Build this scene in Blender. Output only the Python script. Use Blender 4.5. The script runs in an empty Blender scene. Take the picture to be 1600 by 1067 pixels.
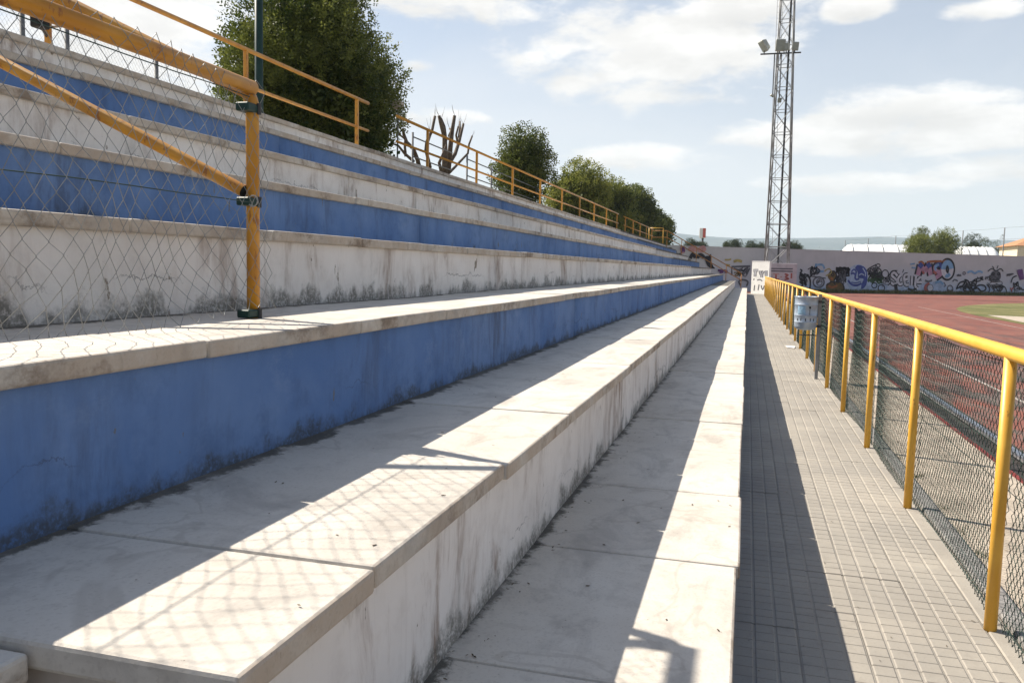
import bpy, bmesh, math, random
from mathutils import Vector, Matrix
R = math.radians
rnd = random.Random(7)
sc = bpy.context.scene
col = sc.collection

# ------------------------------------------------------------------ camera
CAM = Vector((0.0, 0.0, 1.5625))
FPX = 1300.0
yaw, pitch, roll = R(15.648), R(5.184), R(1.295)
fw = Vector((-math.sin(yaw)*math.cos(pitch), math.cos(yaw)*math.cos(pitch), -math.sin(pitch)))
rt0 = Vector((math.cos(yaw), math.sin(yaw), 0)); dn0 = fw.cross(rt0)
rt = math.cos(roll)*rt0 - math.sin(roll)*dn0
dn = fw.cross(rt)
cd = bpy.data.cameras.new('camera'); cam = bpy.data.objects.new('camera', cd); col.objects.link(cam)
cd.sensor_width = 36; cd.lens = FPX/1600*36; cd.clip_start = 0.05; cd.clip_end = 30000
cam.matrix_world = Matrix(((rt.x, -dn.x, -fw.x, CAM.x), (rt.y, -dn.y, -fw.y, CAM.y), (rt.z, -dn.z, -fw.z, CAM.z), (0, 0, 0, 1)))
sc.camera = cam

def ray(px, py):
    return rt*((px-800)/FPX) + dn*((py-533.5)/FPX) + fw
def aty(px, py, Y):
    d = ray(px, py); return CAM + d*(Y/d.y)
def atx(px, py, X):
    d = ray(px, py); return CAM + d*(X/d.x)

# ------------------------------------------------------------------ light
SUN = Vector((-1.02, 0.337, 1.0)).normalized()      # towards the sun
sd = bpy.data.lights.new('sun', 'SUN'); sun = bpy.data.objects.new('sun', sd); col.objects.link(sun)
sd.energy = 4.9; sd.angle = R(0.53); sd.color = (1.0, 0.915, 0.79)
sun.rotation_euler = SUN.to_track_quat('Z', 'Y').to_euler()
elev = math.asin(SUN.z); azim = math.atan2(SUN.x, SUN.y)

world = bpy.data.worlds.new('World'); sc.world = world; world.use_nodes = True
wn = world.node_tree.nodes; wl = world.node_tree.links; wn.clear()
class NT:
    """tiny node-graph helper"""
    def __init__(s, tree): s.n = tree.nodes; s.l = tree.links
    def new(s, t, **k):
        nd = s.n.new(t)
        for a, b in k.items(): setattr(nd, a, b)
        return nd
    def put(s, sock, v):
        if v is None: return
        if hasattr(v, 'is_output'): s.l.new(v, sock)
        elif hasattr(v, 'outputs'): s.l.new(v.outputs[0], sock)
        else: sock.default_value = v
    def math(s, op, a, b=None, c=None, clamp=False):
        nd = s.new('ShaderNodeMath', operation=op, use_clamp=clamp)
        for i, v in enumerate((a, b, c)):
            if v is not None: s.put(nd.inputs[i], v)
        return nd.outputs[0]
    def vmath(s, op, a, b=None):
        nd = s.new('ShaderNodeVectorMath', operation=op)
        s.put(nd.inputs[0], a)
        if b is not None: s.put(nd.inputs[1], b)
        return nd.outputs['Value'] if op in ('DOT_PRODUCT', 'LENGTH') else nd.outputs[0]
    def noise(s, vec, scale, detail=4, rough=.55, dist=0):
        nd = s.new('ShaderNodeTexNoise'); s.put(nd.inputs['Vector'], vec)
        nd.inputs['Scale'].default_value = scale; nd.inputs['Detail'].default_value = detail
        nd.inputs['Roughness'].default_value = rough; nd.inputs['Distortion'].default_value = dist
        return nd.outputs[0]
    def step(s, v, lo, hi, a=0., b=1.):
        nd = s.new('ShaderNodeMapRange', interpolation_type='SMOOTHSTEP')
        s.put(nd.inputs[0], v); s.put(nd.inputs[1], lo); s.put(nd.inputs[2], hi)
        s.put(nd.inputs[3], a); s.put(nd.inputs[4], b)
        return nd.outputs[0]
    def mix(s, f, a, b):
        nd = s.new('ShaderNodeMix', data_type='RGBA')
        s.put(nd.inputs[0], f)
        for i, v in ((6, a), (7, b)):
            if isinstance(v, tuple): v = (*v[:3], 1)
            s.put(nd.inputs[i], v)
        return nd.outputs[2]

W = NT(world.node_tree)
sky = W.new('ShaderNodeTexSky', sky_type='NISHITA', sun_disc=False)
sky.sun_elevation = elev; sky.sun_rotation = azim
sky.altitude = 50; sky.air_density = 1.0; sky.dust_density = 1.2; sky.ozone_density = 1.0
tc = W.new('ShaderNodeTexCoord')
dirv = W.vmath('NORMALIZE', tc.outputs['Generated'])
sq = W.vmath('MULTIPLY', dirv, (1.0, 1.0, 2.6))
n1 = W.noise(sq, 5.0, 10, .60, .35)
n2 = W.noise(sq, 17.0, 9, .62, .25)
n3 = W.noise(sq, 2.2, 4, .5)
nz = W.math('ADD', W.math('MULTIPLY', n1, .6), W.math('MULTIPLY', n2, .4))
# cumulus banks where the photograph has them (direction, half widths in radians), the noise gives their edges
blobs = [((985, 95), .15, .056), ((900, 130), .06, .022), ((1110, 75), .085, .042), ((1150, 15), .09, .022), ((1300, 205), .13, .022), ((1430, 165), .10, .024), ((1510, 205), .13, .030),
         ((690, 5), .13, .026), ((1000, 245), .10, .015), ((250, 60), .12, .08), ((700, 185), .06, .012), ((1330, 12), .035, .014), ((1330, 285), .12, .012),
         ((1545, 15), .04, .010), ((1560, 260), .10, .016), ((655, 100), .025, .010)]
acc = None; base_sh = None
for (px, py), rx, ry in blobs:
    c = ray(px, py).normalized(); hx = Vector((c.y, -c.x, 0)).normalized(); hy = hx.cross(c).normalized()
    du = W.math('DIVIDE', W.vmath('DOT_PRODUCT', dirv, tuple(hx)), rx)
    dv = W.math('DIVIDE', W.vmath('DOT_PRODUCT', W.vmath('SUBTRACT', dirv, tuple(c)), tuple(hy)), ry)
    rr = W.math('ADD', W.math('MULTIPLY', du, du), W.math('MULTIPLY', dv, dv))
    front = W.math('GREATER_THAN', W.vmath('DOT_PRODUCT', dirv, tuple(c)), 0.2)
    b = W.math('MULTIPLY', W.math('SUBTRACT', 1.0, W.math('MULTIPLY', rr, .5), clamp=True), front)
    acc = b if acc is None else W.math('MAXIMUM', acc, b)
    lo = W.math('MULTIPLY', b, W.step(dv, -1.1, .35, 1., 0.))          # flat grey undersides
    base_sh = lo if base_sh is None else W.math('MAXIMUM', base_sh, lo)
wild = W.math('MULTIPLY', W.step(n3, .60, .80), .55)               # scattered banks elsewhere in the sky
cov = W.math('ADD', W.math('MAXIMUM', acc, wild), W.math('MULTIPLY', W.math('SUBTRACT', nz, .5), 3.4))
cloud = W.step(cov, .37, .92)
veil = W.step(W.noise(sq, 2.0, 5, .6, .4), .38, .75, .09, .27)
sep = W.new('ShaderNodeSeparateXYZ'); W.put(sep.inputs[0], dirv)
low = W.step(sep.outputs[2], .02, .45, .58, 0.)        # hazier towards the horizon, all the way round
shade = W.math('SUBTRACT', W.step(W.noise(sq, 11.0, 8, .62), .36, .64, 7.5, 8.7), W.math('MULTIPLY', base_sh, 1.5))
ccol = W.vmath('SCALE', (1.0, .985, .96)); ccol_n = ccol.node; W.put(ccol_n.inputs['Scale'], shade)
hazec = W.mix(W.math('ADD', veil, low), sky.outputs[0], (7.35, 7.4, 7.6))
skyc = W.mix(cloud, hazec, ccol)
bg = W.new('ShaderNodeBackground'); W.put(bg.inputs[0], skyc); bg.inputs[1].default_value = .070
wo = W.new('ShaderNodeOutputWorld'); W.put(wo.inputs[0], bg.outputs[0])

sc.view_settings.view_transform = 'Standard'; sc.view_settings.look = 'None'
sc.view_settings.gamma = 1; sc.view_settings.use_curve_mapping = False
sc.view_settings.exposure = 0.86
sc.render.engine = 'CYCLES'
sc.cycles.max_bounces = 8; sc.cycles.volume_bounces = 1; sc.cycles.transparent_max_bounces = 16

# ------------------------------------------------------------------ mesh helpers
class MB:
    def __init__(s): s.v = []; s.f = []
    def quad(s, a, b, c, d):
        i = len(s.v); s.v += [tuple(a), tuple(b), tuple(c), tuple(d)]; s.f.append((i, i+1, i+2, i+3)); return s
    def poly(s, pts):
        i = len(s.v); s.v += [tuple(p) for p in pts]; s.f.append(tuple(range(i, i+len(pts)))); return s
    def box(s, x0, x1, y0, y1, z0, z1):
        i = len(s.v)
        s.v += [(x0,y0,z0),(x1,y0,z0),(x1,y1,z0),(x0,y1,z0),(x0,y0,z1),(x1,y0,z1),(x1,y1,z1),(x0,y1,z1)]
        s.f += [tuple(i+k for k in q) for q in ((3,2,1,0),(4,5,6,7),(0,1,5,4),(1,2,6,5),(2,3,7,6),(3,0,4,7))]
        return s
    def tube(s, pts, r, n=8, cap=True, r1=None):
        pts = [Vector(p) for p in pts]; m = len(pts)
        t0 = (pts[1]-pts[0]).normalized()
        up = Vector((0, 0, 1)) if abs(t0.z) < .9 else Vector((1, 0, 0))
        a = t0.cross(up).normalized(); base = len(s.v)
        for k, p in enumerate(pts):
            if k == 0: t = t0
            elif k == m-1: t = (pts[k]-pts[k-1]).normalized()
            else: t = ((pts[k]-pts[k-1]).normalized()+(pts[k+1]-pts[k]).normalized()).normalized()
            a = (a - t*a.dot(t)).normalized(); b = t.cross(a)
            rr = r if r1 is None else r+(r1-r)*k/(m-1)
            if isinstance(r, (list, tuple)): rr = r[k]
            for j in range(n):
                th = 2*math.pi*j/n; q = p+(a*math.cos(th)+b*math.sin(th))*rr; s.v.append((q.x, q.y, q.z))
        for k in range(m-1):
            for j in range(n):
                j2 = (j+1) % n
                s.f.append((base+k*n+j, base+k*n+j2, base+(k+1)*n+j2, base+(k+1)*n+j))
        if cap:
            s.f.append(tuple(base+j for j in reversed(range(n)))); s.f.append(tuple(base+(m-1)*n+j for j in range(n)))
        return s
    def lathe(s, prof, n=32, cx=0, cy=0):
        base = len(s.v); m = len(prof)
        for r, z in prof:
            for j in range(n):
                th = 2*math.pi*j/n; s.v.append((cx+r*math.cos(th), cy+r*math.sin(th), z))
        for k in range(m-1):
            for j in range(n):
                j2 = (j+1) % n; s.f.append((base+k*n+j, base+k*n+j2, base+(k+1)*n+j2, base+(k+1)*n+j))
        return s
    def mesh(s, name, smooth=False):
        me = bpy.data.meshes.new(name); me.from_pydata(s.v, [], s.f); me.update()
        if smooth: me.polygons.foreach_set('use_smooth', [True]*len(me.polygons))
        return me
    def build(s, name, m, parent=None, smooth=False, loc=(0, 0, 0)):
        return obj(name, s.mesh(name, smooth), m, parent, loc)

def obj(name, me, m, parent=None, loc=(0, 0, 0)):
    o = bpy.data.objects.new(name, me); col.objects.link(o)
    if m is not None and not me.materials: me.materials.append(m)
    o.location = loc
    if parent is not None: o.parent = parent
    return o
def tag(o, label=None, cat=None, group=None, kind=None):
    if label: o['label'] = label
    if cat: o['category'] = cat
    if group: o['group'] = group
    if kind: o['kind'] = kind
    return o
def empty(name, loc=(0, 0, 0), label=None, cat=None, group=None, rz=0):
    o = bpy.data.objects.new(name, None); col.objects.link(o); o.location = loc; o.rotation_euler = (0, 0, rz)
    o.empty_display_size = .1
    return tag(o, label, cat, group)
def bevel_box(name, x0, x1, y0, y1, z0, z1, w, seg=2):
    bm = bmesh.new(); bmesh.ops.create_cube(bm, size=1)
    for v in bm.verts:
        v.co = Vector((x0+(v.co.x+.5)*(x1-x0), y0+(v.co.y+.5)*(y1-y0), z0+(v.co.z+.5)*(z1-z0)))
    bmesh.ops.bevel(bm, geom=list(bm.edges), offset=w, segments=seg, profile=.5, affect='EDGES')
    me = bpy.data.meshes.new(name); bm.to_mesh(me); bm.free(); return me

# ------------------------------------------------------------------ materials
def newmat(name):
    m = bpy.data.materials.new(name); m.use_nodes = True
    T = NT(m.node_tree); p = m.node_tree.nodes['Principled BSDF']
    p.inputs['Specular IOR Level'].default_value = .3
    return m, T, p
def bump(T, p, h, strength=.3, dist=.01):
    b = T.new('ShaderNodeBump'); b.inputs['Strength'].default_value = strength; b.inputs['Distance'].default_value = dist
    T.put(b.inputs['Height'], h); T.put(p.inputs['Normal'], b.outputs[0])
def wpos(T): return T.new('ShaderNodeNewGeometry').outputs['Position']
def opos(T): return T.new('ShaderNodeTexCoord').outputs['Object']
def simple(name, c, rough=.6, metal=0, var=.15, scale=6, bs=.1, spec=.3):
    m, T, p = newmat(name); P = wpos(T)
    n = T.noise(P, scale, 6, .6)
    d = tuple(x*(1-var) for x in c); l = tuple(min(1, x*(1+var)) for x in c)
    T.put(p.inputs['Base Color'], T.mix(T.step(n, .3, .7), d, l))
    p.inputs['Roughness'].default_value = rough; p.inputs['Metallic'].default_value = metal
    p.inputs['Specular IOR Level'].default_value = spec
    if bs: bump(T, p, T.noise(P, scale*12, 4), bs, .004)
    return m

def riser_mat(name, base, light, dark, blue=False):
    m, T, p = newmat(name); P = wpos(T); O = opos(T)
    sx = T.new('ShaderNodeSeparateXYZ'); T.put(sx.inputs[0], O); z = sx.outputs[2]
    big = T.noise(P, 1.1, 5, .6); mid = T.noise(P, 4.5, 7, .65); fine = T.noise(P, 60, 5, .7)
    c = T.mix(T.step(big, .35, .68), base, light)
    c = T.mix(T.math('MULTIPLY', T.step(mid, .48, .72), .55), c, dark)
    # running stains below the coping: stretched in height
    st = T.noise(T.vmath('MULTIPLY', P, (3.0, 3.4, 1.0)), 1.0, 9, .68, .5)
    st2 = T.noise(T.vmath('MULTIPLY', P, (3.0, 13.0, 2.6)), 1.0, 7, .7)
    gate = T.step(T.noise(T.vmath('MULTIPLY', P, (1., .9, .3)), 1.3, 4, .6), .40, .64)
    s = T.math('MULTIPLY', T.math('MULTIPLY', T.step(st, .47, .64), T.step(st2, .34, .60)), T.math('ADD', gate, .16))
    stain_c = (.060, .075, .12) if blue else (.27, .19, .145)
    c = T.mix(T.math('MULTIPLY', s, .55 if blue else .85, clamp=True), c, stain_c)
    # thin rain streaks
    thin = T.math('MULTIPLY', T.step(T.noise(T.vmath('MULTIPLY', P, (2., 45., 1.1)), 1.0, 3, .5), .60, .70), gate)
    c = T.mix(T.math('MULTIPLY', thin, .10 if blue else .10), c, stain_c)
    # dirt lodged just under the coping, ragged
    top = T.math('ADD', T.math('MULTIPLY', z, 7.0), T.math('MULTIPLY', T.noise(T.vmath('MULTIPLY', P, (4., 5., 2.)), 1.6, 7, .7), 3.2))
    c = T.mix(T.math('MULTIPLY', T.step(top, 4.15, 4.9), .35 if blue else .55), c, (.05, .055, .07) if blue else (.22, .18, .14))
    # moss growing in ragged clumps from the joint with the tread
    mo = T.math('SUBTRACT', T.math('MULTIPLY', T.noise(T.vmath('MULTIPLY', P, (3.2, 3.2, 2.6)), 1.15, 9, .70), 1.12), T.math('MULTIPLY', z, 3.2 if blue else 2.0))
    mossm = T.math('MULTIPLY', T.step(mo, .36, .56), T.step(T.noise(P, 60, 5, .7), .22, .58))
    c = T.mix(T.math('MULTIPLY', mossm, .78), c, (.060, .058, .042))
    # tall grey mildew smudges
    sm_ = T.noise(T.vmath('MULTIPLY', P, (4., 4.2, 1.6)), 1.0, 8, .7, .4)
    c = T.mix(T.math('MULTIPLY', T.math('MULTIPLY', T.step(sm_, .57, .76), T.step(z, .02, .36, 1., .25)), .45 if blue else .62), c, (.045, .07, .13) if blue else (.16, .15, .13))
    chalk = T.step(T.noise(T.vmath('MULTIPLY', P, (3., 2.2, 3.)), 1.3, 7, .7), .54, .74)
    c = T.mix(T.math('MULTIPLY', chalk, .42 if blue else .2), c, (.22, .32, .52) if blue else (.85, .83, .80))
    # flaked paint
    fl = T.noise(T.vmath('MULTIPLY', P, (5., 5., 2.2)), 1.9, 7, .62)
    flm = T.step(fl, .665, .68)
    c = T.mix(flm, c, (.16, .17, .18) if blue else (.27, .23, .19))
    # hairline crack wandering along the wall
    cr = T.math('ABSOLUTE', T.math('SUBTRACT', T.math('SUBTRACT', z, .14), T.math('MULTIPLY', T.math('SUBTRACT', T.noise(P, 2.3, 8, .7), .5), .34)))
    crm = T.math('MULTIPLY', T.step(cr, .001, .004, 1., 0.), T.step(T.noise(P, .8, 2), .545, .62))
    c = T.mix(T.math('MULTIPLY', crm, .8), c, (.05, .05, .06))
    c = T.mix(T.math('MULTIPLY', T.step(fine, .60, .78), .35), c, dark)
    T.put(p.inputs['Base Color'], c); p.inputs['Roughness'].default_value = .85
    h = T.math('SUBTRACT', T.math('ADD', T.math('MULTIPLY', mid, .8), T.math('MULTIPLY', fine, .5)), T.math('ADD', T.math('MULTIPLY', flm, .5), T.math('MULTIPLY', crm, 1.5)))
    bump(T, p, h, .35, .006)
    return m
M_white = riser_mat('white plaster', (.73, .69, .655), (.80, .765, .735), (.57, .525, .49))
M_blue = riser_mat('blue paint', (.095, .185, .405), (.155, .255, .475), (.070, .130, .28), True)

def slab_mat():
    m, T, p = newmat('cream cast stone'); P = wpos(T); O = opos(T)
    oi = T.new('ShaderNodeObjectInfo')
    sx = T.new('ShaderNodeSeparateXYZ'); T.put(sx.inputs[0], O)
    big = T.noise(P, 1.4, 6, .62); mid = T.noise(P, 7, 7, .66); fine = T.noise(P, 110, 4, .7)
    c = T.mix(T.step(big, .34, .66), (.555, .515, .455), (.635, .60, .54))
    c = T.mix(T.math('MULTIPLY', oi.outputs['Random'], .35), c, (.51, .465, .405))
    c = T.mix(T.math('MULTIPLY', T.step(mid, .52, .74), .55), c, (.37, .34, .305))
    str_ = T.noise(T.vmath('MULTIPLY', P, (2., 10., 4.)), 1.3, 6, .7)
    c = T.mix(T.math('MULTIPLY', T.step(str_, .55, .75), .35), c, (.40, .36, .31))
    # outer nose weathered brown
    nose = T.math('MULTIPLY', T.step(sx.outputs[0], -.010, -.004), T.step(T.noise(T.vmath('MULTIPLY', P, (1., 3., 3.)), 1.2, 7, .7), .30, .62))
    c = T.mix(T.math('MULTIPLY', nose, .85), c, (.44, .355, .275))
    drip = T.math('MULTIPLY', T.step(sx.outputs[0], -.012, -.004), T.step(T.noise(T.vmath('MULTIPLY', P, (2., 14., 5.)), 1.0, 7, .75), .58, .72))
    c = T.mix(T.math('MULTIPLY', drip, .62), c, (.13, .10, .075))
    run = T.math('MULTIPLY', T.step(sx.outputs[0], -.012, -.004), T.step(T.noise(T.vmath('MULTIPLY', P, (1., 1.5, 2.)), 1.0, 9, .74), .51, .63))
    c = T.mix(T.math('MULTIPLY', run, .75), c, (.15, .105, .07))
    # lichen and dirt along the foot of the wall behind
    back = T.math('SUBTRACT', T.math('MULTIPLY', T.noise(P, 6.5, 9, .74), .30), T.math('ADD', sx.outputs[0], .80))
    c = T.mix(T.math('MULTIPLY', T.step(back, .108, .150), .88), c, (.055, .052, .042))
    blot = T.noise(T.vmath('MULTIPLY', P, (1.6, .8, 1.)), 2.2, 8, .68, .6)
    c = T.mix(T.math('MULTIPLY', T.step(blot, .48, .68), .50), c, (.30, .275, .25))
    ring = T.step(T.math('ABSOLUTE', T.math('SUBTRACT', T.noise(P, 1.7, 4, .5, .8), .56)), .004, .022, 1., 0.)
    c = T.mix(T.math('MULTIPLY', ring, .24), c, (.27, .23, .19))
    agg = T.new('ShaderNodeTexVoronoi'); T.put(agg.inputs['Vector'], P); agg.inputs['Scale'].default_value = 140
    c = T.mix(T.math('MULTIPLY', T.step(agg.outputs['Color'], .62, .95), .22), c, (.30, .26, .22))
    pit = T.math('MULTIPLY', T.step(T.noise(P, 55, 3, .6), .70, .76), T.step(T.noise(P, 2.5, 3), .40, .6))
    c = T.mix(T.math('MULTIPLY', pit, .75), c, (.17, .14, .11))
    c = T.mix(T.math('MULTIPLY', T.step(fine, .55, .8), .35), c, (.36, .32, .275))
    T.put(p.inputs['Base Color'], c); p.inputs['Roughness'].default_value = .8
    bump(T, p, T.math('SUBTRACT', T.math('ADD', T.math('MULTIPLY', mid, .5), T.math('MULTIPLY', fine, .6)), T.math('MULTIPLY', pit, 1.2)), .3, .004)
    return m
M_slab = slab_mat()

def tile_mat():
    m, T, p = newmat('grey beige paving tile'); P = wpos(T)
    oi = T.new('ShaderNodeObjectInfo')
    big = T.noise(P, .9, 5, .6); fine = T.noise(P, 90, 4, .7); mid = T.noise(P, 9, 6, .65)
    c = T.mix(T.step(big, .35, .65), (.30, .275, .238), (.375, .342, .29))
    c = T.mix(T.math('MULTIPLY', oi.outputs['Random'], .35), c, (.255, .24, .215))
    c = T.mix(T.math('MULTIPLY', T.step(mid, .5, .75), .5), c, (.235, .212, .182))
    tar = T.step(T.noise(P, 2.6, 6, .6), .69, .74)
    c = T.mix(T.math('MULTIPLY', tar, .7), c, (.085, .08, .078))
    c = T.mix(T.math('MULTIPLY', T.step(fine, .5, .8), .45), c, (.16, .15, .14))
    T.put(p.inputs['Base Color'], c); p.inputs['Roughness'].default_value = .75
    bump(T, p, T.math('ADD', mid, fine), .25, .003)
    return m
M_tile = tile_mat()

def yellow_mat(nm='yellow enamel', a=(.66, .345, .038), b=(.74, .42, .06), r0=.62):
    m, T, p = newmat(nm); P = wpos(T)
    n = T.noise(P, 5, 6, .6)
    c = T.mix(T.step(n, .3, .7), a, b)
    rust = T.step(T.noise(T.vmath('MULTIPLY', P, (14., 14., 5.)), 1.3, 8, .72), r0, r0+.06)
    c = T.mix(T.math('MULTIPLY', rust, .8), c, (.22, .075, .022))
    T.put(p.inputs['Base Color'], c); p.inputs['Roughness'].default_value = .42; p.inputs['Specular IOR Level'].default_value = .45
    bump(T, p, T.math('ADD', T.noise(P, 30, 4), T.math('MULTIPLY', rust, .6)), .12, .003)
    return m
M_yel = yellow_mat()
M_yel_shaded = yellow_mat('worn shaded yellow enamel', (.44, .190, .015), (.56, .27, .026), .565)  # rustier yellow, with the shade side of the pipes darkened into its colour
M_grout = simple('mortar', (.30, .265, .22), .9, var=.3, scale=14)
M_core = simple('old mortar', (.10, .092, .08), .95, var=.4, scale=20)
M_galv = simple('galvanised wire', (.30, .30, .29), .5, .7, .2, 10, 0)
M_green = simple('green coated wire', (.016, .040, .032), .5, 0, .3, 8, 0)
M_dgreen = simple('dark green paint', (.010, .035, .028), .45, 0, .2, 8, .05)
M_steel = simple('galvanised steel', (.25, .25, .25), .6, .25, .2, 5, .08)
M_fpost = simple('weathered grey post', (.17, .175, .18), .7, .1, .2, 5, .05)
M_dsteel = simple('dark steel', (.06, .058, .06), .6, .3, .3, 5, .1)
M_black = simple('black', (.012, .012, .012), .7)
M_concrete = simple('pale concrete', (.42, .36, .29), .9, var=.22, scale=3, bs=.3)
M_kerb = simple('grey kerb concrete', (.24, .23, .22), .9, var=.25, scale=8, bs=.3)
M_bark = simple('bark', (.115, .088, .066), .9, var=.35, scale=12, bs=.6)
M_poly = simple('white polythene', (.80, .80, .78), .5, var=.06, scale=2)
M_cream = simple('cream render', (.68, .58, .42), .9, var=.08, scale=2)
M_roof = simple('terracotta roof', (.40, .20, .10), .9, var=.25, scale=6)

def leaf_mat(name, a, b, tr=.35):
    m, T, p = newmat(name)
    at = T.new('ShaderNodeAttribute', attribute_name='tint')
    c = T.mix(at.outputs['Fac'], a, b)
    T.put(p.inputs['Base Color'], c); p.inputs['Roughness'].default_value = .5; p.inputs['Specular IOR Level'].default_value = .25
    tl = T.new('ShaderNodeBsdfTranslucent'); T.put(tl.inputs[0], c)
    mx = T.new('ShaderNodeMixShader'); mx.inputs[0].default_value = tr
    T.put(mx.inputs[1], p.outputs[0]); T.put(mx.inputs[2], tl.outputs[0])
    out = [n for n in m.node_tree.nodes if n.type == 'OUTPUT_MATERIAL'][0]; T.put(out.inputs[0], mx.outputs[0])
    return m
M_leaf = leaf_mat('laurel leaves', (.034, .056, .012), (.205, .225, .050))
M_leaf2 = leaf_mat('yellow green leaves', (.075, .095, .018), (.28, .29, .065))
M_leafd = leaf_mat('dark evergreen leaves', (.018, .032, .012), (.075, .095, .030), .2)

# ------------------------------------------------------------------ ground and surfaces
def ground_mat():
    m, T, p = newmat('dry ground'); P = wpos(T)
    c = T.mix(T.step(T.noise(P, .06, 6, .6), .35, .65), (.16, .15, .075), (.25, .21, .13))
    c = T.mix(T.math('MULTIPLY', T.step(T.noise(P, 1.4, 6, .7), .45, .7), .6), c, (.10, .12, .04))
    T.put(p.inputs['Base Color'], c); p.inputs['Roughness'].default_value = .95
    return m
def track_mat():
    m, T, p = newmat('red running track'); P = wpos(T)
    c = T.mix(T.step(T.noise(P, .7, 6, .6), .35, .65), (.175, .058, .044), (.225, .085, .062))
    wear = T.noise(T.vmath('MULTIPLY', P, (1.6, .45, 1.)), 1.0, 7, .66, .3)
    gx = T.new('ShaderNodeSeparateXYZ'); T.put(gx.inputs[0], P)
    near = T.step(gx.outputs[1], 16., 34., 1., .22)
    c = T.mix(T.math('MULTIPLY', T.step(wear, .44, .60), T.math('MULTIPLY', near, .9)), c, (.030, .029, .030))
    grey = T.noise(T.vmath('MULTIPLY', P, (1.2, .6, 1.)), 1.7, 7, .66)
    c = T.mix(T.math('MULTIPLY', T.step(grey, .42, .65), T.math('MULTIPLY', near, .75)), c, (.155, .118, .105))
    T.put(p.inputs['Base Color'], c); p.inputs['Roughness'].default_value = .9
    bump(T, p, T.noise(P, 120, 3), .3, .003)
    return m
def grass_mat():
    m, T, p = newmat('short grass'); P = wpos(T)
    c = T.mix(T.step(T.noise(P, .5, 6, .65), .35, .65), (.105, .115, .034), (.215, .190, .080))
    c = T.mix(T.math('MULTIPLY', T.step(T.noise(P, 9, 5, .7), .45, .7), .5), c, (.075, .08, .028))
    T.put(p.inputs['Base Color'], c); p.inputs['Roughness'].default_value = .95
    bump(T, p, T.noise(P, 40, 4), .8, .03)
    return m
M_ground = ground_mat(); M_track = track_mat(); M_grass = grass_mat()
M_line = simple('worn white line paint', (.36, .32, .29), .8, var=.3, scale=9)
M_redline = simple('red kerb paint', (.17, .028, .025), .8, var=.6, scale=12)
M_tar = simple('dark tartan edge', (.040, .036, .035), .9, var=.4, scale=9, bs=.3)

g = MB()
N = 40
g.quad((-7000, -300, -.06), (7000, -300, -.06), (7000, 12000, -.06), (-7000, 12000, -.06))
tag(g.build('ground', M_ground), kind='structure')
def sheet(name, m, pts, z, kind='structure'):
    return tag(MB().poly([(x, y, z) for x, y in pts]).build(name, m), kind=kind)
sheet('apron', M_concrete, [(1.30, -6), (2.15, -6), (2.15, 62), (1.30, 62)], -.03)
tr = [(2.15, -10), (9.4, -10), (60, -10), (60, 130), (24, 84.0), (-1, 69.0), (2.15, 62)]
sheet('running_track', M_track, [(2.15, -10), (40, -10), (40, 93.5), (-3.2, 66.9), (2.15, 62)], -.035)
sheet('track_margin', M_tar, [(2.16, -10), (2.52, -10), (2.52, 58), (2.16, 58)], -.031)
sheet('track_edge_line', M_redline, [(2.125, -10), (2.175, -10), (2.175, 58), (2.125, 58)], -.026)
for k, x in enumerate((3.49, 5.93, 8.37)):
    sheet('lane_line', M_line, [(x-.025, -10), (x+.025, -10), (x+.025, 46), (x-.025, 46)], -.031)
# cross lines of the start area
for y in (12.6, 35.0):
    sheet('start_line', M_line, [(3.6, y-.03), (9.0, y-.03), (9.0, y+.03), (3.6, y+.03)], -.029)
# infield with rounded end
inf = [(9.1, -10)] + [(9.1, 36)]
for k in range(0, 15):
    a = R(180 - k*6.2); inf.append((9.1+30+30*math.cos(a), 38+31*math.sin(a)))
inf += [(40, 68), (40, -10)]
sheet('infield', M_grass, inf, -.027)
sheet('runway', M_concrete, [(9.45, 31.8), (26, 27), (26, 30.5), (9.65, 38.6)], -.022)
# grass margin in front of the end wall
A0 = Vector((0, 69.5, 0)); B0 = Vector((23.9, 84.2, 0)); WD = (B0-A0).normalized(); WNRM = Vector((-WD.y, WD.x, 0))
def wp(s, off): p = A0+WD*s+WNRM*off; return (p.x, p.y)
sheet('grass_verge', M_grass, [wp(9, -.35), wp(14, -1.1), wp(24, -1.6), wp(55, -1.9), wp(55, -.1), wp(9, -.1)], -.021)

# turf blades on verge and infield edge
def blades(name, pts, n, h, mat_, seed, lab):
    r = random.Random(seed); b = MB()
    for _ in range(n):
        x, y = pts(r); a = r.uniform(0, 6.28); hh = h*r.uniform(.4, 1.2); w = .012+h*.05
        b.v += [(x-w*math.cos(a), y-w*math.sin(a), -.03), (x+w*math.cos(a), y+w*math.sin(a), -.03), (x+r.uniform(-.4, .4)*hh, y+r.uniform(-.4, .4)*hh, hh)]
        b.f.append((len(b.v)-3, len(b.v)-2, len(b.v)-1))
    o = b.build(name, mat_); tag(o, lab, 'grass', kind='stuff'); return o
blades('grass', lambda r: wp(r.uniform(3, 45), -abs(r.gauss(.05, .12))-.02), 9000, .30, M_grass, 3, 'rough grass tufts along the foot of the graffiti wall')

# ------------------------------------------------------------------ grandstand
XE = [.017, -.752, -1.549, -2.354, -3.159, -3.951, -4.751, -5.551]
ZT = [.4425, .8977, 1.3201, 1.7145, 2.1001, 2.4873, 2.9049, 3.275]
YEND = 58.5; TH = .055; REC = .035; YN = -3.0; Y2 = 1.115
stand = empty('grandstand', (-2, 30, 0), 'long concrete grandstand with alternating blue and white painted step risers', 'grandstand')
def child(o): o.parent = stand; o.matrix_parent_inverse = Matrix.Translation((2, -30, 0)); return o
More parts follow.
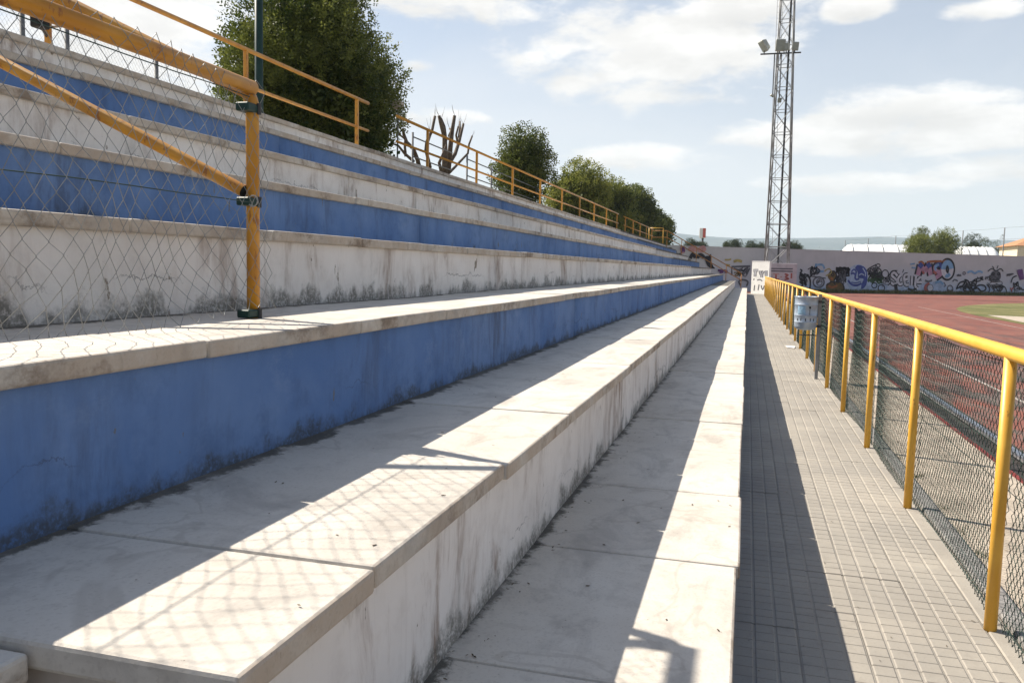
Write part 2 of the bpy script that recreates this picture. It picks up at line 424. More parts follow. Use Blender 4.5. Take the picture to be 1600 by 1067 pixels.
# stepped core under the slabs (only seen in the joints)
core = MB()
for i in range(8):
    y0 = Y2+.03 if i < 2 else YN
    z1 = ZT[i]-TH-.012
    xb = XE[i+1]-REC-.02 if i < 7 else -7.0
    core.box(-7.2 if i == 7 else xb-.05, XE[i]-REC-.06, y0, YEND-.05, -.05+.003*i, z1)
child(core.build('core', M_core))
# slabs
PITCH = 1.03
off = [2.165, 1.625, 2.15, 2.78, 2.25, 2.62, 2.05, 2.40]
slab_me = {}
def slab_mesh(depth):
    k = round(depth, 3)
    if k not in slab_me:
        slab_me[k] = bevel_box('slab', -k, 0, -PITCH/2+.0042, PITCH/2-.0042, -TH, 0, .009, 2)
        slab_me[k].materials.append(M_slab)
        for p_ in slab_me[k].polygons: p_.use_smooth = False
    return slab_me[k]
DEPTH = .845
far = MB(); fsl = slab_mesh(DEPTH); count = 0
def add_far(me, loc):
    i = len(far.v); far.v += [(v.co.x+loc[0], v.co.y+loc[1], v.co.z+loc[2]) for v in me.vertices]
    far.f += [tuple(i+k for k in p_.vertices) for p_ in me.polygons]
for i in range(8):
    me = slab_mesh(DEPTH if i < 7 else 1.45)
    k = -6
    while True:
        yc = off[i]+(k+.5)*PITCH; k += 1
        y_lo = yc-PITCH/2
        if yc+PITCH/2 > YEND: break
        if i < 2 and y_lo < Y2-.05: continue
        if y_lo < YN: continue
        r_ = random.Random(i*997+k)
        loc = (XE[i]+r_.uniform(-.007, .007), yc, ZT[i]+r_.uniform(-.003, .003))
        if yc > 37.2 or (i >= 2 and yc < 0.6):
            add_far(me, (loc[0], loc[1], loc[2]))
        else:
            o = obj('slab', me, None, None, loc); o.rotation_euler = (r_.uniform(-.002, .002), r_.uniform(-.003, .003), r_.uniform(-.002, .002)); child(o); count += 1
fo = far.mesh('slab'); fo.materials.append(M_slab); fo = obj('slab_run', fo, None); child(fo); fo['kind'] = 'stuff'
# short end slab of the second step beside the aisle, the first step's end slab, and the aisle step
def end_slab(i, y0, y1, x0=None, depth=DEPTH, dz=0):
    x0 = XE[i] if x0 is None else x0
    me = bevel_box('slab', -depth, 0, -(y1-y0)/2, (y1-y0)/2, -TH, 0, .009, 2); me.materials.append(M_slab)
    child(obj('slab', me, None, None, (x0, (y0+y1)/2, ZT[i]+dz)))
end_slab(1, Y2, 1.625-.003)
end_slab(0, Y2, 2.165-PITCH-.003) if 2.165-PITCH-Y2 > .1 else None
# rear half of the second step runs on across the aisle a touch lower
end_slab(1, -.9, Y2-.012, XE[1]-.405, .44, -.014)
# risers
h0 = 0.0
PANEL = 8.24
for i in range(8):
    zb = 0 if i == 0 else ZT[i-1]
    h = ZT[i]-TH-zb
    y = 7.87-2*PANEL; edges = []
    while y < YEND+PANEL: edges.append(y); y += PANEL
    lo = (Y2+.03) if i < 2 else YN
    for a, b in zip(edges[:-1], edges[1:]):
        a2, b2 = max(a, lo), min(b, YEND-.03)
        if b2-a2 < .1: continue
        a2 += .011; b2 -= .011
        # slightly uneven plaster face
        r_ = random.Random(i*77+int(a*3)); p_ = MB(); nx = max(2, int((b2-a2)/.35))
        ys = [a2+(b2-a2)*t/nx for t in range(nx+1)]; zs = [-.01, h*.25, h*.5, h*.75, h+.004]
        base = 0
        for yy in ys:
            for zz in zs: p_.v.append((r_.gauss(0, .0022), yy-(a2+b2)/2, zz))
        for t in range(nx):
            for q in range(4):
                p_.f.append((t*5+q, (t+1)*5+q, (t+1)*5+q+1, t*5+q+1))
        n0 = len(p_.v)
        for yy in (ys[0], ys[-1]):
            for zz in zs: p_.v.append((-.10, yy-(a2+b2)/2, zz))
        for q in range(4):
            p_.f.append((n0+q, q, q+1, n0+q+1)); m0 = nx*5; p_.f.append((m0+q, n0+5+q, n0+5+q+1, m0+q+1))
        p_.f.append((n0+4, 4, nx*5+4, n0+9)) if nx == 0 else None
        me = p_.mesh('riser_panel', True)
        o = obj('white_riser' if i % 2 else 'blue_riser', me, M_white if i % 2 else M_blue, None, (XE[i]-REC, (a2+b2)/2, zb))
        if i == 0: pass
        child(o)
# white end walls of the steps at the aisle
for i, (x0, x1) in enumerate(((-.80, XE[0]-REC-.002), (XE[1]-.81, XE[1]-REC-.002))):
    zb = 0 if i == 0 else 0
    e = MB().box(x0, x1, 0, .10, 0, ZT[i]-TH-.002)
    child(e.build('end_wall', M_white, None, False, (0, Y2+.025, 0)))
e = MB().box(-.44, -.005, -.9, Y2-.05, -ZT[1]+.003, -TH-.03); child(e.build('end_wall', M_white, None, False, (XE[1]-.405, 0, ZT[1])))
e = MB().box(-.40, .0, -.9, Y2+.02, -.01, .45); child(e.build('aisle_step', M_slab, None, False, (XE[1]+.0, 0, 0)))
# far end wall and back wall
e = MB(); pr = []
for i in range(8):
    pr.append((XE[i]-REC-.01, 0 if i == 0 else ZT[i-1])); pr.append((XE[i]-REC-.01, ZT[i]-TH-.004))
pr += [(-7.1, ZT[7]-TH-.004), (-7.1, 0)]
e.poly([(x, YEND-.02, z) for x, z in pr]); child(e.build('end_wall', M_white))
e = MB().box(-7.2, -7.02, YN, YEND, -.05, ZT[7]-.08); child(e.build('back_wall', M_white))

# ------------------------------------------------------------------ paved path
sheet('path', M_grout, [(-.06, -4), (1.30, -4), (1.30, 62), (-.06, 62)], -.011)
CX, CY = .0905, .0860
def tile_mesh():
    t = MB(); gx, gy, c, d = .0040, .0012, .0050, .0034
    for a in range(3):
        for b in range(3):
            x0, x1, y0, y1 = a*CX+gx, (a+1)*CX-gx, b*CY+gy, (b+1)*CY-gy
            i = len(t.v)
            t.v += [(x0, y0, -d), (x1, y0, -d), (x1, y1, -d), (x0, y1, -d), (x0+c, y0+c*.6, 0), (x1-c, y0+c*.6, 0), (x1-c, y1-c*.6, 0), (x0+c, y1-c*.6, 0)]
            t.f += [tuple(i+k for k in q) for q in ((4, 5, 6, 7), (0, 1, 5, 4), (1, 2, 6, 5), (2, 3, 7, 6), (3, 0, 4, 7))]
    t.v += [(.0008, .0008, -.0035), (3*CX-.0008, .0008, -.0035), (3*CX-.0008, 3*CY-.0008, -.0035), (.0008, 3*CY-.0008, -.0035)]
    n = len(t.v); t.f.append((n-4, n-3, n-2, n-1))
    return t
tm = tile_mesh(); tme = tm.mesh('tile'); tme.materials.append(M_tile)
paving = empty('paving', (0.5, 1.9, 0)); paving['kind'] = 'structure'
TX0 = .0; TY0 = 1.95
rest = MB(); row = 0; ntile = 0
y = TY0
while y < 61:
    for cidx in range(4):
        r_ = random.Random(row*31+cidx)
        loc = (TX0+.008+cidx*3*CX, y, r_.uniform(-.0022, .0012))
        if ntile < 296:
            o = obj('tile', tme, None, paving, (loc[0]-.5, loc[1]-1.9, loc[2]))
            o.rotation_euler = (r_.uniform(-.004, .004), r_.uniform(-.006, .006), 0); ntile += 1
        else:
            i = len(rest.v); rest.v += [(a+loc[0]-.5, b+loc[1]-1.9, c+loc[2]) for a, b, c in tm.v]; rest.f += [tuple(i+k for k in q) for q in tm.f]
    y += 3*CY; row += 1
o = rest.build('tile_run', M_tile, paving); o['kind'] = 'stuff'
# cast border strip beside the fence, slabs of 0.6 m
yb = 1.0; k = 0
while yb < 60:
    L_ = .62 if yb < 24 else 4
    me = bevel_box('border_strip', 0, .092, 0, L_-.004, -.03, 0, .006, 1); me.materials.append(M_tile)
    o = obj('border_strip', me, None, paving, (TX0+.008+12*CX+.006-.5, yb-1.9, rnd.uniform(-.003, .002))); yb += L_; k += 1
e = bevel_box('kerb', 1.205, 1.305, -6, 62, -.08, .012, .012, 2); tag(obj('kerb', e, M_kerb), kind='structure')

# ------------------------------------------------------------------ chain link
def chainlink(wd, ht, a, dv, r, seed, jit=.12, sides=3, bend=None):
    """woven wire mesh in local x (along) / z (up); neighbouring wires hook at their turning points"""
    rr = random.Random(seed); b = MB(); nk = int(wd/a); nj = int(ht/dv)
    jx = {}; 
    def node(k, j):
        if (k, j) not in jx:
            jx[(k, j)] = (k*a+rr.gauss(0, a*jit), j*dv+rr.gauss(0, dv*jit*.7))
        return jx[(k, j)]
    for k in range(nk):
        pts = []
        for j in range(nj+1):
            right = (j+k) % 2
            x, z = node(k+right, j)
            x += (.07*a if right else -.07*a)
            yy = .9*r*(1 if right else -1)
            if bend: x, yy, z = bend(x, yy, z)
            pts.append((x, yy, z))
        b.tube(pts, r, sides, False)
    return b

# ------------------------------------------------------------------ track-side fence
FX = 1.113; FT = 1.262
fence = empty('trackside_fence', (FX, 30, 0), 'low yellow pipe fence with green wire mesh between the paved path and the running track', 'fence')
def fchild(o): o.parent = fence; o.matrix_parent_inverse = Matrix.Translation((-FX, -30, 0)); return o
post_me = MB().tube([(0, 0, -.05), (0, 0, FT-.045)], .0265, 14).mesh('post', True); post_me.materials.append(M_yel)
posts = [2.03+2*k for k in range(28)]
for yv in posts: fchild(obj('post', post_me, None, None, (FX, yv, 0)))
# top rail in lengths joined at posts
segs = [-2, 14.5, 34.5, posts[-1]+.02]
for a, b in zip(segs[:-1], segs[1:]):
    fchild(MB().tube([(0, a, 0), (0, (a+b)/2, .004), (0, b-.004, 0)], .031, 16).build('top_rail', M_yel, None, True, (FX, 0, FT-.03)))
fchild(MB().tube([(0, -.03, 0), (0, .03, 0)], .034, 16).build('rail_sleeve', M_yel, None, True, (FX, 14.5, FT-.03)))
def fbend(seed):
    q = random.Random(seed); ph = [q.uniform(0, 6) for _ in range(4)]; am = q.uniform(.012, .03)
    def f(x, y, z):
        return (x+.010*math.sin(5*z+ph[0]), y+am*math.sin(2.2*x+ph[1])*math.sin(2.6*z+ph[2]), z*(1-.012*math.sin(7*x+ph[3])))
    return f
mvars = []
for sd_ in range(4):
    me = chainlink(1.985, 1.17, .025, .030, .0018, 40+sd_, .13, 3, fbend(sd_)).mesh('wire_mesh'); me.materials.append(M_green); mvars.append(me)
for k in range(-1, len(posts)-1):
    y0 = posts[0]+2*k
    o = obj('wire_mesh', mvars[k % 4], None, None, (FX+.042, y0+.01, .012)); o.rotation_euler = (0, 0, R(90)); fchild(o)
for z in (.035, .62, 1.17):
    pts = []; yy = 0.0
    while yy < posts[-1]: pts.append((.045+rnd.gauss(0, .002), yy, z+rnd.gauss(0, .006))); yy += .5
    fchild(MB().tube(pts, .0022, 4, False).build('tension_wire', M_green, None, False, (FX, 0, 0)))
# pipe lying along the edge of the track
tag(MB().tube([(2.34+.01*math.sin(k*.9), -4+k*1.5, .02) for k in range(41)], .035, 10).build('ground_pipe', simple('white plastic pipe', (.60, .60, .60), .35, .3, .25, 7), None, True),
    'thin pale pipe lying along the edge of the red running track', 'pipe')

# ------------------------------------------------------------------ litter bin on the fence
bx, by = .858, 13.0
binr = empty('litter_bin', (bx, by, 0), 'pale metal litter bin with rounded bottom hung on posts beside the yellow fence', 'litter bin')
def bin_mat():
    m, T, p = newmat('bin sheet metal'); O = opos(T); P = wpos(T)
    c = T.mix(T.step(T.noise(P, 6, 5), .35, .7), (.30, .37, .46), (.46, .52, .60))
    T.put(p.inputs['Base Color'], c); p.inputs['Metallic'].default_value = .35; p.inputs['Roughness'].default_value = .38
    return m
M_bin = bin_mat()
prof = [(.02, .715), (.10, .722), (.145, .745), (.158, .78), (.160, .83), (.164, .835), (.164, .84), (.160, .845), (.163, .93), (.167, .935), (.167, .94), (.163, .945), (.165, 1.085), (.169, 1.09), (.169, 1.095), (.165, 1.10), (.168, 1.20), (.174, 1.205), (.174, 1.213), (.160, 1.213), (.156, 1.0), (.15, .76)]
MB().lathe(prof, 40).build('barrel', M_bin, binr, True)
def on_bin(th, z, r=.1655): return (r*math.cos(th), r*math.sin(th), z)
def patch(th0, th1, z0, z1, r, name, m):
    b = MB(); n = 10
    for k in range(n):
        a, c = th0+(th1-th0)*k/n, th0+(th1-th0)*(k+1)/n
        b.quad(on_bin(a, z0, r), on_bin(c, z0, r), on_bin(c, z1, r), on_bin(a, z1, r))
    return b.build(name, m, binr, True)
front = math.atan2(-by, -bx)
M_lightblue = simple('faded blue print', (.30, .47, .62), .5, .1, .25, 18, 0)
patch(front-.75, front-.05, .955, 1.075, .1668, 'printed_panel', M_lightblue)
for dth in (-.78, -.42, -.02, .40, .74):
    patch(front+dth-.035, front+dth+.035, .855, .895, .1650, 'printed_mark', M_black)
patch(front+.30, front+.335, .95, 1.05, .1675, 'printed_mark', M_black)
cpt = MB(); c0 = front+.318
cpt.poly([on_bin(c0+.09*math.cos(t), 1.055+.016*math.sin(t), .1678) for t in [k*math.pi/6 for k in range(12)]]); cpt.build('printed_mark', M_black, binr)
for sx_ in (.165, ):
    MB().box(sx_, sx_+.045, -.03, .03, 0, 1.25).build('support_post', M_steel, binr)
for z in (1.14, .78): MB().box(.10, .215, -.036, .036, z-.018, z+.018).build('clamp', M_dsteel, binr)
MB().tube([(-.09, .05, .64), (.19, .03, .64)], .009, 6).build('cross_bar', M_dsteel, binr)
pp = MB(); q = aty(1240, 540, 18.0)
pp.poly([(.86, 18.1, .012), (1.0, 18.0, .010), (1.03, 18.35, .02), (.93, 18.55, .008), (.84, 18.4, .022)])
o = pp.build('paper_scrap', simple('white paper', (.75, .74, .72), .8)); mo = o.modifiers.new('s', 'SOLIDIFY'); mo.thickness = .001
tag(o, 'crumpled scrap of white paper on the paving beyond the litter bin', 'paper')

# ------------------------------------------------------------------ corner barrier on the third step
PX, PY = -1.985, 3.06; zb, ztp = ZT[2], 2.262
bar = empty('corner_barrier', (PX, PY, zb), 'yellow pipe barrier with sagging galvanised wire mesh and a rail climbing the steps', 'barrier')
def bchild(o): o.parent = bar; o.matrix_parent_inverse = Matrix.Translation((-PX, -PY, -zb)); return o
SL = .463
bend_ = []
for k in range(7):      # the post bends over into the climbing rail
    a = k/6*(math.pi/2+math.atan(SL)*-1)
    bend_.append((PX-.075*(1-math.cos(a)), PY, ztp-.075+.075*math.sin(a)+.0))
last = Vector(bend_[-1]); dirA = Vector((-1, 0, SL)).normalized()
railpts = [(PX, PY, zb-.01)]+bend_+[tuple(last+dirA*t) for t in (.3, 1.5, 3.9)]
bchild(MB().tube(railpts, .027, 16).build('post_and_climbing_rail', M_yel_shaded, None, True))
mr = Vector((PX-.035, PY-.01, 1.845))
bchild(MB().tube([mr, mr+dirA*1.4, mr+dirA*3.9], .026, 14, False).build('climbing_mid_rail', M_yel_shaded, None, True))
bchild(MB().tube([mr-dirA*.012, mr+dirA*.02], .0235, 14).build('pipe_dark_plug', M_black, None, True))  # black plug painted in for the dark hollow of the pipe
bchild(MB().tube([(PX, PY+.0, ztp+.0), (PX, PY-.6, ztp+.004), (PX, PY-2.0, ztp+.002)], .030, 16).build('top_pipe', M_yel_shaded, None, True))
bchild(MB().tube([(PX, PY-2.0, zb-.01), (PX, PY-2.0, ztp)], .027, 12).build('post', M_yel_shaded, None, True))
for X_ in (-5.2,):
    zz = last.z+(last.x-X_)*SL
    bchild(MB().tube([(X_, PY, ZT[6]-.01), (X_, PY, zz)], .026, 10).build('post', M_yel_shaded, None, True))
def lbend(x, y, z):
    # x runs towards the camera from the post; mesh slumps and curls along the bottom
    s = .024*math.sin(6.3*x+1)*math.sin(4*z+.5)+.010*math.sin(17*x+9*z)
    curl = max(0, .16-z); 
    return (x+.014*math.sin(7*z+2*x)+.006*math.sin(19*z+7*x), y+s+curl*.35*math.sin(3.1*x+.6), z*(1-.02*math.sin(5*x))+curl*.25*math.sin(4*x+1)-.004)
lm = chainlink(2.06, .99, .0365, .0462, .0013, 11, .10, 5, lbend)
o = lm.build('wire_mesh', M_galv, None, True, (PX+.034, PY+.05, zb+.012)); o.rotation_euler = (0, 0, R(-90)); bchild(o)
bchild(MB().tube([(PX+.03, PY-.07, 1.795)]+[(PX+.034, PY-.25*k, 1.795+rnd.gauss(0, .003)) for k in range(1, 9)], .0022, 5).build('tension_wire', M_dgreen, None))
bchild(MB().tube([(PX+.02, PY-.05, ztp-.045)]+[(PX+.02, PY-.25*k, ztp-.047+rnd.gauss(0, .002)) for k in range(1, 9)], .0022, 5).build('tension_wire', M_dgreen, None))
for z in (1.80, ztp-.085, zb+.022):
    me = bevel_box('clamp', -.030, .030, -.065, .030, -.017, .017, .005, 1); bchild(obj('clamp', me, M_dgreen, None, (PX, PY-.012, z)))
    bchild(MB().tube([(PX+.031, PY, z-.022), (PX+.031, PY, z+.022)], .009, 8).build('clamp_bolt', M_dsteel, None))
bchild(MB().tube([(PX+.045+.022*math.cos(t), PY-.07, 1.80+.022*math.sin(t)) for t in [k*.63 for k in range(11)]], .003, 5, False).build('wire_loop', M_galv, None))

# ------------------------------------------------------------------ railing along the top of the stand
RX, ZP = -5.95, ZT[7]
def railing(name, ys, ya, yb_, label, zt=4.09, zl=3.66):
    r0 = empty(name, (RX, ya, ZP), label, 'railing', 'yellow railings along the top of the stand')
    def ch(o): o.parent = r0; o.matrix_parent_inverse = Matrix.Translation((-RX, -ya, -ZP))
    pm = bevel_box('post', -.024, .024, -.024, .024, ZP-.02, zt-.012, .006, 1); pm.materials.append(M_yel_shaded)
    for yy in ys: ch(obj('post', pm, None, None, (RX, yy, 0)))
    ch(MB().tube([(RX, ya, zt), (RX, yb_, zt)], .026, 12).build('top_rail', M_yel_shaded, None, True))
    ch(MB().tube([(RX, ya, zl), (RX, yb_, zl)], .022, 12).build('mid_rail', M_yel_shaded, None, True))
railing('platform_railing', [3.1, 6.06, 9.04, 12.02], -1.0, 12.42, 'yellow railing in front of the large dense tree and the green pole')
railing('platform_railing', [15.0+2.98*k for k in range(9)], 13.55, 39.3, 'yellow railing in front of the pollarded trees and the round clipped tree')
railing('platform_railing', [41.6+2.98*k for k in range(5)], 41.0, 54.2, 'yellow railing at the far end of the stand by the last clipped tree')
# the lower mid rail of the first length carries straight on over the gap
# stair rail at the far end
SYE = YEND+.5
sr = empty('stair_railing', (XE[7], SYE, ZT[7]), 'sloping rusty yellow stair rail at the far end of the stand', 'railing')
def sch(o): o.parent = sr; o.matrix_parent_inverse = Matrix.Translation((-XE[7], -SYE, -ZT[7]))
M_rail2 = simple('rusty yellow paint', (.38, .17, .04), .6, var=.35, scale=9)
for dz in (.95, .5):
    sch(MB().tube([(-6.6, SYE, ZT[7]+dz), (-5.5, SYE, ZT[7]+dz), (-.4, SYE, .45+dz)], .03, 8).build('rail', M_rail2, None, True))
for t in range(6):
    x = -5.5+5.1*t/5; z = ZT[7]+(.45-ZT[7])*t/5
    sch(MB().tube([(x, SYE, z-.45), (x, SYE, z+.95)], .025, 8).build('post', M_rail2, None, True))
fr = empty('landing_frame', (-6.2, 57.2, ZT[7]), 'small yellow pipe frame on the landing at the far end of the stand', 'railing')
for (x, y) in ((-6.55, 57.2), (-5.6, 57.2)):
    MB().tube([(x+6.2, 0, -.01), (x+6.2, 0, 1.05)], .028, 8).build('post', M_yel, fr, True)
MB().tube([(-.35, 0, 1.05), (.6, 0, 1.05)], .028, 8).build('top_rail', M_yel, fr, True)
# far stair block
st = empty('end_stair', (-3, YEND+.02, 0), 'concrete stair climbing the far end of the grandstand', 'stair')
for k in range(16):
    x1 = -.3-5.2*k/16; MB().box(x1-5.2/16-.02+3, x1+3, .01, 1.3, 0, .2+k*(ZT[7]-.2)/16).build('step', M_slab, st)

# ------------------------------------------------------------------ tall grey fence and green pole behind the stand
BX = -7.6
bf = empty('back_fence', (BX, 5, 0), 'tall grey wire mesh fence on thin posts behind the top platform', 'fence')
def bfc(o): o.parent = bf; o.matrix_parent_inverse = Matrix.Translation((-BX, -5, 0))
BT = 4.55
bpx = [(34, 13), (104, 37), (244, 88), (645, 207), (730, 243), (768, 259), (838, 290)]
bps = [atx(px, py, BX) for px, py in bpx]
for q in [Vector((BX, 2.6, bps[0].z))]+bps:
    bfc(MB().tube([(BX, q.y, 0), (BX, q.y, q.z)], .026, 8).build('post', M_fpost, None, True))
BT = bps[1].z
bme = chainlink(1.5, 1.4, .03, .036, .0013, 77, .05, 3).mesh('wire_mesh'); bme.materials.append(M_galv)
for k in range(5):
    o = obj('wire_mesh', bme, None, None, (BX+.03, 2.7+1.49*k, BT-1.45)); o.rotation_euler = (0, 0, R(90)); bfc(o)
for dz in (.10, .55):
    bfc(MB().tube([(BX, bps[3].y, bps[3].z-dz), (BX, bps[4].y-1.2, bps[4].z-dz)], .016, 6).build('rail', M_fpost, None, True))
    bfc(MB().tube([(BX, bps[4].y, bps[4].z-dz), (BX, bps[6].y, bps[6].z-dz)], .016, 6).build('rail', M_fpost, None, True))
gp = atx(405, 175, -7.35)
tag(MB().tube([(gp.x, gp.y, 0), (gp.x, gp.y, 7.2)], .062, 14).build('lamp_pole', M_dgreen, None, True), 'dark green steel pole rising in front of the large dense tree', 'pole')
q = atx(66, 31, -5.90); fl_ = empty('railing_floodlight', (q.x, q.y, q.z), 'small black floodlight with bent tan hood clamped to the top railing', 'floodlight')
obj('housing', bevel_box('housing', -.05, .05, -.09, .04, -.08, .07, .012, 1), M_black, fl_)
hd = bevel_box('hood', -.07, .07, .05, .30, -.02, .0, .004, 1)
for v in hd.vertices: v.co.z += .35*max(0, v.co.y-.17)-.35*max(0, .17-v.co.y)
obj('hood', hd, simple('tan sheet metal', (.30, .22, .15), .6, 0, .3, 9), fl_)
MB().tube([(0, -.02, -.06), (-.05, .10, -.12)], .012, 6).build('bracket', M_dsteel, fl_)
# small lamp box sticking out beside the big tree
q = atx(622, 165, -7.0); lb = empty('wall_lamp', tuple(q), 'small weathered box lamp on a bracket beside the large dense tree', 'lamp')
me = bevel_box('housing', -.09, .09, -.12, .12, -.07, .08, .02, 2); obj('housing', me, simple('weathered cream plastic', (.48, .40, .33), .6), lb)
MB().tube([(0, 0, -.05), (0, -.05, -q.z)], .018, 8).build('bracket_pole', M_steel, lb)

# ------------------------------------------------------------------ trees
def leaves(name, clumps, per, ln, wd, up, seed, m, parent, droop=.0, shell=.55):
    """many leaf blades gathered on sprays; every clump is (centre, radius)"""
    r = random.Random(seed); V = []; F = []; tint = []
    for (c, rad, tn) in clumps:
        for _ in range(int(per*rad*rad)):
            d = Vector((r.gauss(0, 1), r.gauss(0, 1), r.gauss(0, 1))).normalized()
            p = c + d*rad*(shell+(1-shell)*r.random()**.6)*Vector((1, 1, 1)).x
            ax = (d*.8+Vector((r.gauss(0, .5), r.gauss(0, .5), up+r.gauss(0, .4)))).normalized()
            sd2 = ax.cross(Vector((r.gauss(0, 1), r.gauss(0, 1), r.gauss(0, 1)))).normalized()
            nm = ax.cross(sd2)
            t0 = min(1, max(0, tn+r.gauss(0, .17)))
            for q in range(4):              # four leaves along a twig
                b = p+ax*ln*.55*q
                dd = (ax*.6+(sd2 if q % 2 else -sd2)*.75+nm*r.gauss(0, .3)+Vector((0, 0, -droop))).normalized()
                s2 = dd.cross(nm).normalized()*wd*r.uniform(.7, 1.2)
                L2 = ln*r.uniform(.7, 1.25); i = len(V)
                V += [tuple(b), tuple(b+dd*L2*.45+s2), tuple(b+dd*L2), tuple(b+dd*L2*.45-s2)]
                F.append((i, i+1, i+2, i+3)); tint.append(min(1, max(0, t0+r.gauss(0, .1))))
    me = bpy.data.meshes.new(name); me.from_pydata(V, [], F); me.update()
    at = me.attributes.new('tint', 'FLOAT', 'FACE'); at.data.foreach_set('value', tint)
    return obj(name, me, m, parent)
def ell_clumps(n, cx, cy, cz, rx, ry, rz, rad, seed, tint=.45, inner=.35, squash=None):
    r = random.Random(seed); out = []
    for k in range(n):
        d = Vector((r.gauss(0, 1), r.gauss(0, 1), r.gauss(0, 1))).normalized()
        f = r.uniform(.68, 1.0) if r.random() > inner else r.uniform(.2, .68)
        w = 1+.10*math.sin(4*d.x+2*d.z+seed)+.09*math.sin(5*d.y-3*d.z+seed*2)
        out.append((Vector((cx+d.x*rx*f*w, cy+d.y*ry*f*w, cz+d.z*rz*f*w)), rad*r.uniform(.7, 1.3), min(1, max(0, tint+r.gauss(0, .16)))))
    return out
def trunk(parent, h, r, seed, limbs=5, spread=.8, m=M_bark, base=0):
    b = MB(); q = random.Random(seed)
    b.tube([(0, 0, base), (q.gauss(0, .03), q.gauss(0, .03), h*.5), (q.gauss(0, .06), q.gauss(0, .06), h)], r, 9, True, r*.7)
    for k in range(limbs):
        a = 6.283*k/limbs+q.uniform(-.4, .4); L_ = spread*q.uniform(.8, 1.2)
        b.tube([(0, 0, h*.92), (math.cos(a)*L_*.4, math.sin(a)*L_*.4, h+L_*.6), (math.cos(a)*L_, math.sin(a)*L_, h+L_*1.5)], r*.55, 6, True, r*.15)
    return b.build('trunk', m, parent, True)
TXR = -8.2
def row_tree(px, z0, z1, wid, label, seed, n, ln, rad, tint, m=M_leaf, per=240, X=TXR, ry=None):
    c = atx(px, 300, X)
    t = empty('clipped_tree', (X, c.y, 0), label, 'tree', 'evergreen trees behind the stand')
    trunk(t, z0, .13, seed, 6, wid*.3)
    cl = ell_clumps(n, 0, 0, (z0+z1)/2, wid/2-rad*.55, wid/2-rad*.55, (z1-z0)/2-rad*.55, rad, seed, tint)
    leaves('crown', cl, per*1.5, ln, ln*.26, .55, seed, m, t)
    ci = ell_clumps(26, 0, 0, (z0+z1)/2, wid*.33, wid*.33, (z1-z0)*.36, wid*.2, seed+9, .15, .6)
    leaves('inner_foliage', ci, 130, ln*1.7, ln*.5, .3, seed+9, m, t)
    return t
# the big one near the camera
c = atx(487, 150, -8.3)
big = empty('dense_tree', (-8.3, c.y, 0), 'large dense dark evergreen tree behind the green pole', 'tree', 'evergreen trees behind the stand')
trunk(big, 3.2, .16, 5, 7, 1.0)
cl = ell_clumps(170, 0, 0, 4.95, 1.45, 1.45, 1.95, .44, 21, .48)
cl += ell_clumps(40, 1.0*-.28, -1.25, 4.5, .62, .62, 1.15, .36, 22, .62)     # lighter lobe on the left
cl += ell_clumps(56, .3, 1.62, 4.95, .74, .74, 1.15, .36, 23, .45)
cl += ell_clumps(30, .0, .3, 6.6, .9, .9, .6, .36, 24, .35)
leaves('crown', cl, 760, .066, .0165, .75, 31, M_leaf, big)
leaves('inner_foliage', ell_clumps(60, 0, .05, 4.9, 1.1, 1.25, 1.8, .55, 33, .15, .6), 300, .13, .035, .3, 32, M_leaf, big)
row_tree(814, 3.2, 6.65, 2.15, 'small round clipped evergreen standing alone after the pollarded trees', 41, 70, .095, .42, .40, per=300)
row_tree(902, 3.0, 6.65, 3.0, 'spreading yellow green tree between the round clipped tree and the next pair', 42, 80, .12, .50, .80, M_leaf2, 240)
row_tree(957, 3.0, 7.0, 3.1, 'olive green clipped tree in the middle of the dense row', 43, 70, .14, .52, .85, M_leaf, 200)
row_tree(991, 3.0, 7.6, 3.4, 'dark green clipped tree standing next to last in the row', 44, 70, .15, .55, .40, M_leaf, 190)
row_tree(1022, 2.6, 7.0, 3.6, 'last dark green clipped tree at the far end of the stand', 45, 70, .16, .58, .45, M_leaf, 180)

# pollarded bare trees: limbs traced in the plane of the row and given depth
def pollard(px, label, limbs, X, seed):
    b0 = atx(px, 285, X); t = empty('pollarded_tree', (X, b0.y, 0), label, 'tree', 'pollarded trees behind the stand')
    q = random.Random(seed); tr_ = MB()
    def P3(p, dep): v = atx(p[0], p[1], X); return (dep, v.y-b0.y, v.z)
    f = P3(limbs[0][0][0], 0)
    tr_.tube([(0, 0, 0), (f[0]*.5, f[1]*.5, f[2]*.6), f], .13, 9, True, .10); tr_.build('trunk', M_bark, t, True)
    for pts, r0, r1 in limbs:
        dep = q.uniform(-.18, .18); n = len(pts); b = MB()
        b.tube([P3(p, dep*(k/(n-1))**1.3) for k, p in enumerate(pts)], r0, 7, True, r1)
        e_ = P3(pts[-1], dep)
        for _ in range(2):
            a = q.uniform(0, 6.28); L_ = q.uniform(.12, .35)
            b.tube([e_, (e_[0]+.06*math.cos(a), e_[1]+.06*math.sin(a), e_[2]+L_*.5), (e_[0]+.09*math.cos(a), e_[1]+.1*math.sin(a), e_[2]+L_)], .006, 3, False, .002)
        b.build('limb', M_bark, t, True)
